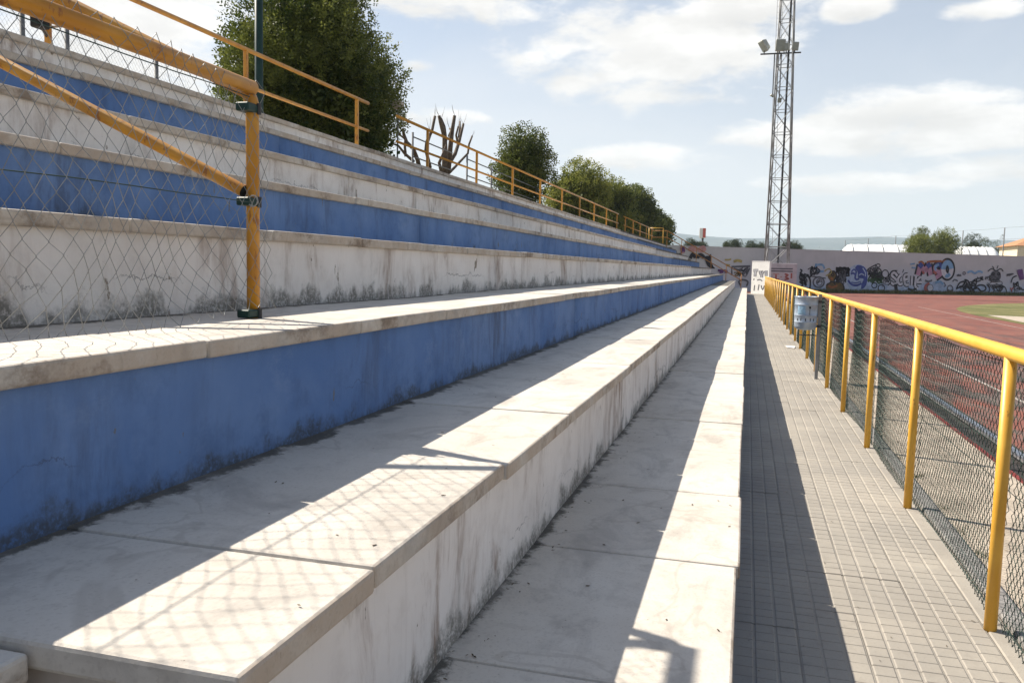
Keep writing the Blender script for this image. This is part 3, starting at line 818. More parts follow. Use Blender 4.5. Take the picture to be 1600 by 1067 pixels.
pollard(698, 'pollarded tree with thick bare upright limbs seen through the yellow railing', [
    ([(695, 275), (696, 245), (697, 215), (693, 195), (691, 181)], 0.093, 0.045), ([(697, 220), (698, 198), (698, 185)], 0.043, 0.024),
    ([(700, 270), (702, 225), (701, 205), (701, 181)], 0.081, 0.045), ([(702, 213), (708, 204), (709, 201)], 0.043, 0.027),
    ([(702, 255), (711, 240), (716, 222), (719, 206), (721, 194)], 0.062, 0.036), ([(717, 215), (722, 200), (727, 190)], 0.037, 0.027),
    ([(715, 222), (711, 212), (712, 198)], 0.037, 0.024), ([(700, 272), (709, 262), (719, 250), (727, 240), (727, 226), (730, 213)], 0.043, 0.027),
    ([(690, 270), (684, 255), (687, 240), (688, 226)], 0.056, 0.018)], -8.2, 3)
pollard(650, 'pollarded tree with crooked thin bare limbs beside the dense tree', [
    ([(655, 262), (653, 250), (647, 232), (638, 222), (635, 210), (635, 201)], 0.062, 0.036), ([(634, 245), (633, 230), (634, 218), (625, 210), (622, 198)], 0.037, 0.018),
    ([(646, 252), (632, 240), (622, 228), (610, 224)], 0.043, 0.018), ([(672, 262), (664, 235), (663, 222), (669, 205), (671, 182)], 0.050, 0.036),
    ([(669, 222), (675, 210), (675, 203)], 0.031, 0.018)], -8.2, 4)

# ------------------------------------------------------------------ end wall with graffiti
WH = 3.40
def wall_mat():
    m, T, p = newmat('lilac grey painted wall'); P = wpos(T); O = opos(T)
    sx = T.new('ShaderNodeSeparateXYZ'); T.put(sx.inputs[0], O)
    band = T.step(T.math('ADD', sx.outputs[2], T.math('MULTIPLY', T.noise(P, .35, 4), 1.4)), 2.2, 3.2)
    c = T.mix(band, (.44, .455, .495), (.44, .44, .445))
    c = T.mix(T.math('MULTIPLY', T.step(T.noise(P, .5, 6, .6), .4, .7), .6), c, (.53, .52, .53))
    st = T.noise(T.vmath('MULTIPLY', P, (1.5, 1.5, .3)), 1.6, 6, .7)
    c = T.mix(T.math('MULTIPLY', T.step(st, .52, .75), .35), c, (.37, .355, .36))
    bl = T.step(T.math('ADD', sx.outputs[2], T.math('MULTIPLY', T.noise(P, .6, 5), 1.6)), 1.1, 1.9, 1., 0.)
    c = T.mix(T.math('MULTIPLY', bl, .6), c, (.40, .465, .61))
    T.put(p.inputs['Base Color'], c); p.inputs['Roughness'].default_value = .9
    bump(T, p, T.noise(P, 20, 5), .2, .01)
    return m
wallo = empty('graffiti_wall', (A0.x, A0.y, 0), 'long lilac grey wall covered in graffiti behind the running track', 'wall', None, math.atan2(WD.y, WD.x))
MB().box(-12, 60, 0, .3, -.1, WH).build('wall_face', wall_mat(), wallo)
MB().box(-12, 60, -.012, .312, WH+.002, WH+.035).build('coping', simple('wall coping', (.44, .42, .42), .9, var=.2, scale=3), wallo)
def WU(px, py):
    d = ray(px, py); t = WNRM.dot(A0-CAM)/WNRM.dot(d); P = CAM+d*t; return ((P-A0).dot(WD), P.z)
def smooth(pts, n=5, closed=False):
    out = []; m = len(pts)
    rng = range(m) if closed else range(m-1)
    for i in rng:
        if closed: p0, p1, p2, p3 = pts[(i-1) % m], pts[i], pts[(i+1) % m], pts[(i+2) % m]
        else: p0, p1, p2, p3 = pts[max(0, i-1)], pts[i], pts[i+1], pts[min(m-1, i+2)]
        for k in range(n):
            t = k/n
            out.append(tuple(.5*((2*p1[j])+(-p0[j]+p2[j])*t+(2*p0[j]-5*p1[j]+4*p2[j]-p3[j])*t*t+(-p0[j]+3*p1[j]-3*p2[j]+p3[j])*t**3) for j in (0, 1)))
    if not closed: out.append(tuple(pts[-1]))
    return out
def ribbon(b, uv, w, lay, closed=False):
    n = len(uv); L_ = []; Rr = []
    for k in range(n):
        a = uv[(k-1) % n] if (closed or k) else uv[k]; c = uv[(k+1) % n] if (closed or k < n-1) else uv[k]
        dx, dy = c[0]-a[0], c[1]-a[1]; l = math.hypot(dx, dy) or 1
        nx, ny = -dy/l*w/2, dx/l*w/2
        L_.append((uv[k][0]+nx, -lay, uv[k][1]+ny)); Rr.append((uv[k][0]-nx, -lay, uv[k][1]-ny))
    for k in range(n if closed else n-1):
        b.quad(L_[k], Rr[k], Rr[(k+1) % n], L_[(k+1) % n])
layer = [.006]
def nxt(): layer[0] += .0006; return layer[0]
def stroke(b, pts, w=.06, closed=False, lay=None, sm=4):
    ribbon(b, smooth([WU(*p) for p in pts], sm, closed), w*(1.6 if w < .12 else 1.1), lay or layer[0], closed)
def ell(cx, cy, rx, ry, n=20, a0=0, a1=6.2832):
    return [(cx+rx*math.cos(a0+(a1-a0)*k/n), cy+ry*math.sin(a0+(a1-a0)*k/n)) for k in range(n if a1-a0 > 6.28 else n+1)]
def fill(b, pts, lay=None, sm=4):
    b.poly([(u, -(lay or layer[0]), v) for u, v in smooth([WU(*p) for p in pts], sm, True)])
def paint(name, c, var=.2): return simple(name, c, .85, 0, var, 2.5, 0)
G_k = paint('black spray', (.022, .022, .026)); G_dk = paint('thin grey spray', (.10, .10, .115)); G_w = paint('white spray', (.50, .49, .52))
G_b = paint('deep blue spray', (.045, .065, .23)); G_lb = paint('light blue spray', (.17, .30, .46)); G_pk = paint('pink spray', (.40, .22, .30))
G_or = paint('rust orange spray', (.30, .10, .035)); G_rd = paint('red spray', (.33, .10, .085)); G_pr = paint('purple spray', (.13, .055, .17)); G_br = paint('brown spray', (.13, .085, .03))
G_gr = paint('green spray', (.05, .10, .05)); G_yl = paint('mustard spray', (.33, .27, .10)); G_bg = paint('pale blue grey spray', (.33, .40, .52)); G_sal = paint('salmon spray', (.42, .23, .22))
def art(name, m, label, fn):
    nxt(); b = MB(); fn(b); o = b.build(name, m, wallo)
    if label: o['label'] = label
    return o
def scrib(b, cx, cy, w, h, n, seed, lw=.05, loops=1):
    r = random.Random(seed)
    for _ in range(loops):
        pts = [(cx+r.uniform(-w, w), cy+r.uniform(-h, h)) for _ in range(n)]
        stroke(b, pts, lw)
for pts in ([(1440, 444), (1470, 440), (1480, 452), (1462, 459), (1444, 458)], [(1500, 448), (1540, 446), (1566, 452), (1545, 460), (1506, 459)], [(1405, 450), (1425, 449), (1438, 456), (1410, 458)], [(1250, 445), (1285, 447), (1290, 455), (1255, 453)], [(1350, 440), (1385, 445), (1380, 456), (1352, 456)]):
    art('painted_wash', G_bg, None, lambda b: fill(b, pts))
# blue smiling face
art('painted_face', G_bg, 'painted smiling blue face', lambda b: fill(b, [(1340, 413), (1352, 418), (1356, 432), (1354, 447), (1345, 457), (1334, 457), (1325, 447), (1322, 434), (1327, 420)]))
art('painted_face_shadow', G_b, None, lambda b: fill(b, [(1341, 414), (1352, 419), (1355, 433), (1353, 446), (1346, 452), (1346, 444), (1349, 436), (1341, 434), (1340, 425), (1336, 419)]))
art('painted_face_lines', G_b, None, lambda b: [stroke(b, [(1325, 438), (1330, 444), (1338, 446), (1346, 443)], .17), stroke(b, [(1330, 425), (1334, 421), (1338, 424)], .12), stroke(b, [(1338, 424), (1336, 434), (1339, 437), (1342, 435)], .11), stroke(b, [(1329, 428), (1333, 427), (1336, 429)], .10), stroke(b, [(1330, 441), (1337, 442), (1345, 440)], .06)])
art('painted_face_lights', G_bg, None, lambda b: [stroke(b, [(1342, 430), (1346, 428), (1350, 430)], .06), stroke(b, [(1339, 439), (1344, 439), (1348, 437)], .06), stroke(b, [(1348, 419), (1352, 426), (1352, 432)], .06)])
art('painted_foliage', G_gr, None, lambda b: [scrib(b, 1368, 434, 12, 9, 9, s, .10) for s in range(4)])
art('painted_foliage', G_k, None, lambda b: [scrib(b, 1317, 425, 11, 8, 9, 20+s, .09) for s in range(4)] + [scrib(b, 1366, 427, 10, 8, 8, 30+s, .06) for s in range(3)] + [scrib(b, 1313, 437, 8, 4, 6, 50+s, .10) for s in range(3)])
art('painted_circles', G_k, None, lambda b: [stroke(b, ell(1383, 428, 5, 6), .06, True), stroke(b, ell(1371, 426, 6, 7), .07, True), stroke(b, ell(1366, 446, 4, 4), .06, True), stroke(b, ell(1377, 450, 5, 5), .06, True), stroke(b, ell(1372, 415, 3, 2.5), .05, True)])
# brown figure
art('painted_figure', G_br, None, lambda b: [fill(b, [(1303, 424), (1307, 430), (1304, 440), (1312, 441), (1319, 450), (1316, 455), (1300, 454), (1291, 452), (1291, 444), (1297, 440), (1293, 432), (1297, 424)])])
art('painted_figure_lines', G_k, None, lambda b: [stroke(b, [(1296, 426), (1303, 424), (1307, 431), (1303, 440), (1314, 441), (1319, 451), (1314, 455)], .08), stroke(b, ell(1301, 429, 2, 2), .06, True), stroke(b, [(1291, 446), (1300, 440), (1306, 446)], .06), stroke(b, [(1294, 455), (1306, 456), (1316, 455)], .08)])
art('painted_figure_lights', G_or, None, lambda b: [stroke(b, [(1294, 446), (1300, 449), (1308, 446)], .10), stroke(b, [(1298, 434), (1301, 437)], .1)])
# black tree, symbols and circle
art('painted_tree', G_k, None, lambda b: [stroke(b, [(1265, 452), (1266, 440), (1263, 432), (1256, 428)], .14), stroke(b, [(1264, 434), (1268, 430), (1270, 427)], .10), stroke(b, [(1250, 421), (1253, 423), (1250, 427), (1254, 429), (1250, 433)], .08), stroke(b, [(1250, 436), (1257, 440), (1259, 447)], .12), stroke(b, [(1249, 440), (1254, 445), (1250, 450)], .14), stroke(b, [(1262, 421), (1266, 419), (1271, 420), (1273, 416)], .05), stroke(b, [(1268, 432), (1280, 433), (1290, 435)], .05), stroke(b, [(1271, 426), (1276, 429), (1281, 425)], .04)])
art('painted_circle', G_dk, None, lambda b: [stroke(b, ell(1279, 441, 8.5, 8), .09, True), stroke(b, ell(1280, 441, 4.5, 5), .05, True), scrib(b, 1280, 441, 4, 4, 6, 3, .05)])
art('painted_letters', G_lb, None, lambda b: [stroke(b, [(1275, 412), (1276, 423), (1287, 424)], .18), stroke(b, [(1277, 414), (1285, 414), (1288, 420)], .16)])
art('painted_script', G_yl, None, lambda b: [stroke(b, [(1288, 424), (1295, 420), (1299, 426), (1290, 431)], .07)])
# black and white wildstyle letters
L1 = [[(1402, 431), (1397, 426), (1393, 430), (1399, 436), (1402, 441), (1396, 444), (1391, 440)], [(1407, 430), (1403, 436), (1405, 444), (1410, 443)], [(1418, 429), (1413, 431), (1414, 444), (1420, 445)], [(1413, 437), (1418, 436)], [(1425, 431), (1424, 446)], [(1431, 432), (1430, 447), (1434, 451)], [(1438, 433), (1432, 440), (1440, 441)]]
art('painted_letters', G_k, 'black outlined white letters', lambda b: [stroke(b, p, .34) for p in L1])
art('painted_letters_fill', G_w, None, lambda b: [stroke(b, p, .19) for p in L1])
art('painted_trunk', G_k, None, lambda b: [stroke(b, [(1399, 444), (1400, 452), (1401, 458)], .30), stroke(b, [(1418, 451), (1425, 453), (1432, 451)], .16), stroke(b, [(1387, 446), (1392, 440), (1388, 434), (1393, 424), (1402, 423)], .06), stroke(b, [(1412, 421), (1410, 426)], .05)])
# the big coloured letters M 9 0
Mst = [[(1434, 430), (1438, 414)], [(1438, 414), (1445, 425)], [(1445, 425), (1451, 413)], [(1451, 413), (1454, 430)]]
nine = [(1473, 418), (1467, 413), (1461, 417), (1462, 423), (1468, 425), (1472, 421), (1472, 418), (1470, 428), (1462, 434)]
O0 = ell(1480, 421, 6.2, 10.5)
art('painted_letters_shadow', G_k, 'large blue and pink letters', lambda b: [stroke(b, p, .72, sm=1) for p in Mst]+[stroke(b, nine, .60), stroke(b, O0, .74, True)])
art('painted_letters_rim', G_or, None, lambda b: [stroke(b, [(1435, 410.5), (1440, 409), (1444, 413)], .15), stroke(b, [(1448, 410), (1458, 408.5), (1471, 408.5)], .18), stroke(b, [(1472, 409), (1478, 407.5), (1484, 409)], .10)])
art('painted_letters_fill', G_pk, None, lambda b: [stroke(b, p, .40, sm=1) for p in Mst]+[stroke(b, nine, .32)])
art('painted_letters_fill', G_b, None, lambda b: [stroke(b, [(1435.5, 417.5), (1438, 413.5), (1441, 417.5)], .40, sm=1), stroke(b, [(1448, 417), (1451, 413), (1453, 418)], .40, sm=1), stroke(b, [(1473, 418), (1467, 413), (1461, 417)], .34)])
art('painted_letters_fill', G_w, None, lambda b: [stroke(b, O0, .42, True)])
art('painted_letters_fill', G_lb, None, lambda b: [stroke(b, ell(1480, 421, 6.2, 10.5, 12, math.pi, 6.2), .42), stroke(b, nine[1:4], .20), stroke(b, [(1484, 428), (1480, 431.5), (1477, 430)], .3)])
art('painted_letters_fill', G_rd, None, lambda b: [stroke(b, [(1441, 424), (1444, 428)], .16), stroke(b, [(1458, 424), (1463, 428)], .2)])
for (cx, cy, w_, h_, n_, k0, kk) in ((1257, 436, 8, 10, 9, 200, 3), (1273, 424, 8, 7, 8, 210, 3), (1316, 432, 7, 12, 10, 220, 4), (1363, 420, 9, 7, 9, 230, 2), (1384, 440, 7, 9, 8, 240, 2), (1512, 446, 16, 8, 10, 270, 2), (1556, 446, 14, 9, 10, 280, 2), (1590, 448, 9, 8, 9, 290, 2), (1163, 425, 10, 8, 9, 300, 2), (1225, 440, 12, 8, 8, 310, 1)):
    for q in range(kk):
        art('painted_scrawl', G_k if q % 2 == 0 else G_dk, None, lambda b: scrib(b, cx, cy, w_, h_, n_, k0+q, .045 if q % 2 else .06))
# red crescent, small heads and tags
art('painted_mark', G_rd, None, lambda b: [stroke(b, [(1452, 443), (1446, 447), (1446, 453), (1451, 456)], .26)])
art('painted_mark', G_w, None, lambda b: [fill(b, ell(1453, 450, 4, 5, 10))])
art('painted_mark', G_dk, None, lambda b: [stroke(b, ell(1453, 450, 4.5, 5.5), .04, True), stroke(b, ell(1484, 452, 4.5, 6), .06, True), stroke(b, [(1480, 453), (1484, 455), (1488, 453)], .18), stroke(b, [(1484, 458), (1484, 461)], .05), stroke(b, ell(1506, 427, 2, 2), .05, True), stroke(b, [(1488, 440), (1491, 437), (1496, 439)], .08), stroke(b, [(1474, 441), (1477, 446), (1474, 448)], .05), stroke(b, [(1445, 438), (1450, 440), (1456, 438)], .10)])
art('painted_tag', G_lb, None, lambda b: [stroke(b, [(1511, 426), (1517, 424), (1523, 427), (1529, 424), (1535, 426)], .16), stroke(b, [(1422, 413), (1429, 412)], .12), stroke(b, [(1424, 418), (1430, 419)], .12), stroke(b, [(1461, 442), (1468, 440), (1473, 444)], .2)])
art('painted_tag', G_dk, None, lambda b: [scrib(b, 1498, 430, 5, 3, 7, 61, .05), scrib(b, 1577, 429, 6, 2, 8, 62, .06)])
# tree-like outline letters and ME NO
def outl(b):
    for p in ([(1494, 451), (1499, 442), (1507, 440), (1503, 447), (1496, 450)], [(1508, 438), (1511, 446), (1517, 451), (1513, 440), (1507, 437)], [(1519, 452), (1518, 442), (1525, 436), (1524, 446)], [(1521, 452), (1528, 446), (1537, 446), (1540, 452), (1533, 455), (1527, 450)], [(1505, 452), (1511, 449), (1516, 455), (1508, 455)]):
        stroke(b, p, .085, True)
    stroke(b, [(1517, 458), (1519, 453), (1522, 458)], .22)
    stroke(b, [(1521, 438), (1526, 440), (1532, 438)], .07)
art('painted_outline', G_k, None, outl)
for grp in ([[(1526, 437), (1527, 433), (1529, 436), (1531, 433), (1532, 437)]], [[(1535.5, 432.6), (1533, 433), (1533, 437), (1536, 437)], [(1533, 435), (1535.5, 435)]], [[(1539, 437), (1540, 432), (1542, 436), (1543, 432)]], [ell(1546.5, 433.5, 1.6, 2.2, 10)+[(1548.1, 433.5)]]):
    art('painted_letter', G_k, None, lambda b: [stroke(b, p, .075, sm=1) for p in grp])
# horned head
art('painted_head', G_dk, None, lambda b: [fill(b, [(1549, 426), (1556, 422), (1562, 426), (1563, 434), (1557, 441), (1551, 440), (1547, 433)])])
art('painted_head_lines', G_k, None, lambda b: [stroke(b, [(1543, 424), (1549, 420), (1556, 423), (1563, 420), (1567, 424)], .06), stroke(b, [(1550, 416), (1553, 420)], .05), stroke(b, [(1559, 415), (1557, 420)], .05), stroke(b, ell(1551, 428, 2, 1.6), .08, True), stroke(b, ell(1560, 428, 2, 1.6), .08, True), stroke(b, [(1551, 436), (1555, 438), (1560, 436)], .07)]+[scrib(b, 1556, 434, 9, 6, 8, 71, .03)]+[stroke(b, p, .06) for p in ([(1541, 444), (1546, 452), (1541, 461)], [(1550, 446), (1553, 453), (1549, 460)], [(1562, 446), (1570, 449), (1573, 460)], [(1553, 445), (1560, 455), (1566, 451), (1558, 447)])])
art('painted_mark', G_pr, None, lambda b: [fill(b, [(1588, 422), (1597, 420), (1600, 436), (1593, 438)], sm=1)])
art('painted_outline', G_k, None, lambda b: [stroke(b, [(1579, 442), (1582, 434), (1588, 431)], .07), stroke(b, [(1588, 450), (1600, 453), (1615, 455)], .06)])
art('painted_mark', G_rd, None, lambda b: [scrib(b, 1580, 452, 4, 4, 7, 81, .06), stroke(b, [(1457, 455), (1461, 458), (1464, 455)], .12)])
# marks towards the stand: mustard, boxed letters, salmon cloud, black creatures
art('painted_mark', G_yl, None, lambda b: [stroke(b, [(1132, 406), (1138, 406), (1142, 405)], .12), stroke(b, [(1146, 409), (1152, 407), (1159, 409)], .2), stroke(b, [(1134, 414), (1140, 415)], .16)])
art('painted_letters', G_dk, None, lambda b: [stroke(b, p, .10, sm=1) for p in ([(1143, 430), (1143, 417), (1172, 416)], [(1146, 420), (1154, 422), (1160, 418), (1155, 425)], [(1161, 429), (1168, 417)], [(1166, 429), (1171, 419)])]+[stroke(b, [(1157, 446), (1154, 440), (1160, 437), (1168, 440), (1166, 447)], .13)])
art('painted_script', G_br, None, lambda b: [scrib(b, 1152, 428, 7, 3, 9, 91, .05)])
art('painted_mark', G_sal, None, lambda b: [fill(b, [(1078, 385), (1086, 384), (1090, 390), (1083, 394), (1074, 391)]), fill(b, [(1092, 386), (1100, 384), (1103, 391), (1096, 395), (1089, 392)]), fill(b, [(1062, 386), (1069, 385), (1070, 394), (1064, 396)])])
art('painted_creature', G_k, None, lambda b: [fill(b, [(1101, 401), (1107, 400), (1110.5, 397), (1111, 408), (1114, 416), (1117, 420), (1108, 418), (1103, 412)], sm=2), stroke(b, ell(1094, 404, 5, 5, 8, math.pi, 6.28), .3), stroke(b, [(1078, 404), (1082, 397), (1086, 403)], .26)])
art('painted_mark', G_pr, None, lambda b: [scrib(b, 1128, 425, 7, 3, 8, 95, .16), scrib(b, 1066, 391, 4, 4, 6, 96, .14)])

# ------------------------------------------------------------------ white booth and tower base
bo = aty(1186.5, 459, 61.0)
booth = empty('booth_panel', (bo.x, 61.0, 0), 'narrow white booth thinned to a panel and turned to the sun with grey graffiti letters at the end of the path', 'panel', None, R(-42))  # booth thinned to a panel and turned so its face catches the sun
booth.scale = (1.3, 1, 1)
def boxpart(name, x0, x1, y0, y1, z0, z1, m, par): return MB().box(x0, x1, y0, y1, z0, z1).build(name, m, par)
M_bw = simple('white booth paint', (.78, .77, .75), .8, var=.08, scale=3)
me = bevel_box('body', -.61, .61, 0, .18, -.05, 2.22, .015, 1); obj('body', me, M_bw, booth)
me = bevel_box('coping', -.62, .62, -.01, .19, 2.222, 2.28, .01, 1); obj('coping', me, M_bw, booth)
def booth_art(name, strokes, w, m, lay):
    b = MB()
    for s_ in strokes:
        n = len(s_)
        uv = smooth(s_, 4); L_ = []
        ribbon(b, uv, w, lay)
    return b.build(name, m, booth)
bl1 = [[(-.50, 1.62), (-.15, 1.64)], [(-.35, 1.62), (-.36, 1.2)], [(-.02, 1.62), (.05, 1.35), (.22, 1.6)], [(.12, 1.45), (.10, 1.15)], [(.38, 1.64), (.40, 1.25)], [(.30, 1.5), (.5, 1.5)]]
booth_art('painted_letters', bl1, .19, G_dk, .004); booth_art('painted_letters_fill', bl1, .10, paint('grey spray', (.42, .42, .45)), .006)
booth_art('painted_marks', [[(-.2, .95), (0, 1.0), (.15, .9)], [(-.35, .6), (-.38, .2)], [(-.05, .65), (-.1, .25)], [(.1, .6), (.2, .3), (.32, .6)], [(.45, .7), (.4, .1)], [(-.45, .95), (-.4, 1.05)]], .07, G_dk, .004)
tb = empty('tower_base', (2.33, 64.6, 0), 'plain low concrete enclosure with red and grey stencilled panel under the tower', 'enclosure')
M_encl = simple('pinkish painted concrete', (.46, .42, .445), .9, var=.15, scale=1.5)
me = bevel_box('body', -1.15, 1.15, 0, 3.4, -.1, 2.20, .02, 1); obj('body', me, M_encl, tb)
def tba(name, strokes, w, m, lay):
    b = MB(); [ribbon(b, smooth(s_, 3), w, lay) for s_ in strokes]; return b.build(name, m, tb)
tba('painted_frame', [[(-.75, 1.80), (.85, 1.80)], [(-.70, 1.62), (.85, 1.62)]], .09, G_dk, .004)
for s_ in ([[(-.80, 1.85), (-.80, .95)]], [[(-.3, 1.42), (-.3, 1.0)], [(-.5, 1.0), (-.05, 1.02)]], [[(.3, 1.42), (.55, 1.35), (.35, 1.2), (.6, 1.08), (.3, 1.0)]], [[(.78, 1.5), (.78, 1.1)]]): tba('painted_letter', s_, .12, G_rd, .004)
tba('painted_letters', [[(-.5, 1.4), (-.1, 1.4)], [(.0, 1.2), (.12, 1.2)]], .08, G_sal, .006)

# ------------------------------------------------------------------ floodlight tower
TWX, TWY = 2.12, 66.2; HT = 27.0
tw = empty('floodlight_tower', (TWX, TWY, 0), 'tall slender galvanised lattice tower with ladder and floodlights', 'lattice tower')
rot = R(38)
def hw(z): return (1.16-.0235*z)/1.0
def leg(k, z):
    a = rot+k*math.pi/2; w = hw(z)*1.03; return Vector((w*math.cos(a)-.010*z, w*math.sin(a), z))
for k in range(4):
    MB().tube([leg(k, -.05), leg(k, HT)], .060, 8, True, .045).build('leg', M_steel, tw, True)
lv = [0]; 
while lv[-1] < HT-1.3: lv.append(lv[-1]+1.72-.006*lv[-1])
for i, z in enumerate(lv):
    for k in range(4):
        a, b = leg(k, z), leg((k+1) % 4, z)
        MB().tube([a, b], .026, 5).build('strut', M_steel, tw)
        if i < len(lv)-1:
            z2 = lv[i+1]
            p0, p1 = (leg(k, z), leg((k+1) % 4, z2)) if (i+k) % 2 else (leg((k+1) % 4, z), leg(k, z2))
            MB().tube([p0, p1], .026, 5).build('diagonal', M_steel, tw)
            if k in (0, 2):
                p0, p1 = (leg(k, z), leg((k+1) % 4, z2)) if (i+k+1) % 2 else (leg((k+1) % 4, z), leg(k, z2))
                MB().tube([p0, p1], .012, 4).build('tie', M_steel, tw)
MB().box(-.07, .07, -.05, .05, 0, HT).build('cable_duct', M_dsteel, tw).location = (.05, .1, 0)
ld = MB()
for sx_ in (-.2, .2): ld.tube([(-.62+sx_, -.25, 0), (-.62+sx_-.010*HT+.14, -.05, HT)], .014, 4)
k = 0
while k*.42 < HT: z = k*.42; ld.tube([(-.82+(-.010*HT+.14)*z/HT, -.25+.2*z/HT, z), (-.42+(-.010*HT+.14)*z/HT, -.25+.2*z/HT, z)], .009, 4); k += 1
ld.build('ladder', M_steel, tw)
zf = 17.55
MB().box(-1.95, .9, -.55, -.45, zf-.06, zf+.03).build('lamp_bar', M_dsteel, tw)
MB().box(-.55, -.45, -.6, .75, zf-.10, zf-.02).build('lamp_bar', M_dsteel, tw)
def lamp(x, y, z, tilt, rz, s=1.):
    me = bevel_box('floodlight', -.30*s, .30*s, -.17*s, .17*s, -.36*s, .36*s, .06*s, 2)
    for v in me.vertices:
        if v.co.y < 0: v.co.x *= .72; v.co.z *= .8
    o = obj('floodlight', me, simple('lamp housing', (.40, .41, .38), .5, .3, .15, 6), tw, (x, y, z)); o.rotation_euler = (R(tilt), 0, R(rz))
    g_ = obj('glass', bevel_box('glass', -.25*s, .25*s, .171*s, .18*s, -.30*s, .30*s, .004, 1), simple('lamp glass', (.25, .28, .30), .1, .2, .1, 5, 0, .8), o)
    MB().tube([(x, y, z-.3*s), (x, y, zf)], .035, 6).build('lamp_bracket', M_dsteel, tw)
lamp(-1.68, -.5, zf+.62, -35, 115, 1.25); lamp(-.60, -.5, zf+.58, -14, 195, 1.2); lamp(-.12, -.5, zf+.45, -10, 150, .8); lamp(.45, -.5, zf+.45, -12, 200, .85)
lamp(-.95, -.4, 14.55, -70, 110, .45); lamp(-.45, -.4, 14.2, -20, 200, .5)

# ------------------------------------------------------------------ beyond the wall
def far_tree(name, px, py_top, Y, wpx, label, seed, tint, m, n=40, per=60, z0=None, hz=None, group='trees beyond the graffiti wall', rad=.22, ln=.16):
    p = aty(px, py_top, Y); sc_ = (Y/ray(px, py_top).y)/FPX; wd = wpx*sc_
    top = p.z; base = z0 if z0 is not None else max(.8, top-wd*1.1)
    t = empty(name, (p.x, Y, 0), label, 'tree', group)
    trunk(t, max(1.0, base+.4), .16, seed, 5, wd*.25)
    rr = wd*rad
    cl = ell_clumps(n, 0, 0, (top+base)/2, wd/2-rr*.4, wd/2-rr*.4, (top-base)/2-rr*.4, rr, seed, tint)
    leaves('crown', cl, per/(rr*rr)*1.0, ln*wd*.35, ln*wd*.075, .3, seed, m, t, .1)
    return t
DT = 'dark evergreen '
far_tree('round_tree', 1080, 374, 120, 25, 'dark round tree to the stand side of the sign pole above the wall', 51, .3, M_leafd)
far_tree('round_tree', 1097, 377, 126, 19, 'low dark tree right under the red and white sign', 52, .4, M_leafd)
far_tree('round_tree', 1136, 377, 118, 13, 'small olive tree above the wall next to a pointed dark tree', 53, .7, M_leafd)
far_tree('pointed_tree', 1149, 374, 122, 19, 'pointed dark tree above the wall between the sign and the tower', 54, .4, M_leafd)
far_tree('round_tree', 1176, 377, 118, 21, 'dark tree above the wall just behind the ladder side of the tower', 55, .3, M_leafd)
far_tree('round_tree', 1189, 379, 124, 14, 'low dark tree filling behind the tower legs', 56, .5, M_leafd)
far_tree('round_tree', 1228, 376, 120, 22, 'dark tree above the wall behind the outer tower leg', 57, .3, M_leafd)
far_tree('round_tree', 1245, 379, 122, 24, 'dark tree above the wall on the open side of the tower', 58, .35, M_leafd)
for px, h_, lb_ in ((1280, 383, 'taller of two tiny thin dark cypresses above the wall between tower and polytunnel'), (1285, 386, 'shorter of two tiny thin dark cypresses above the wall between tower and polytunnel')):
    far_tree('cypress', px, h_, 135, 2.6, lb_, px, .3, M_leafd, 14, 40, .6)
far_tree('leafy_tree', 1438, 351, 104, 26, 'tall light green tree behind the polytunnel with a pointed top', 61, .45, M_leaf, 50, 60, 3.0)
far_tree('leafy_tree', 1437, 370, 101, 44, 'broad bushy olive tree in front of the polytunnel', 62, .75, M_leaf, 60, 60, 2.6)
far_tree('leafy_tree', 1478, 356, 102, 44, 'wide loose green tree next to the bushy olive tree', 63, .6, M_leaf, 60, 55, 2.6)
far_tree('conifer_tree', 1522, 360, 150, 27, 'broad dark pine behind the second polytunnel', 64, .5, M_leafd, 50, 60, 3.0)
far_tree('conifer_tree', 1541, 369, 160, 18, 'small pointed olive pine beside the broad dark pine', 65, .8, M_leafd, 40, 60, 2.0)
far_tree('conifer_tree', 1561, 361, 155, 17, 'upright dark pine near the cream house', 66, .55, M_leafd, 40, 60, 1.0)

def tunnel(px0, px1, pyt, Y, label):
    a = aty(px0, pyt, Y); b = aty(px1, pyt, Y); hgt = a.z*1.08; Lx = b.x-a.x
    t = empty('polytunnel', (a.x, Y, 0), label, 'polytunnel', 'white polytunnels beyond the wall')
    m = MB(); n = 14; rz_ = hgt; ry_ = 4.0
    nx = 26
    for i in range(nx+1):
        x = Lx*i/nx
        e_ = min(x, Lx-x); s_ = math.sqrt(max(0.0, 1-max(0, 1-e_/1.6)**2)) if e_ < 1.6 else 1
        s_ = max(.35, s_)
        for j in range(n+1):
            th = math.pi*j/n; m.v.append((x, -ry_*math.cos(th)*s_+ry_, rz_*(math.sin(th)**.8)*s_*(1-.012*(i % 2))))
    for i in range(nx):
        for j in range(n): m.f.append((i*(n+1)+j, (i+1)*(n+1)+j, (i+1)*(n+1)+j+1, i*(n+1)+j+1))
    m.poly(m.v[:n+1]); m.poly(list(reversed(m.v[nx*(n+1):(nx+1)*(n+1)])))
    m.build('cover', M_poly, t, True)
    for i in range(0, nx+1, 4):
        x = Lx*i/nx
        if 1.6 < x < Lx-1.6:
            MB().tube([(x, -ry_*1.006*math.cos(math.pi*j/n)+ry_, rz_*1.006*math.sin(math.pi*j/n)**.8) for j in range(n+1)], .04, 4, False).build('hoop', M_steel, t)
tunnel(1312, 1470, 384.5, 112, 'white polytunnel with rounded end seen above the wall behind the bushy trees')
tunnel(1492, 1584, 388.5, 112, 'shorter white polytunnel seen above the wall beside the cream house')
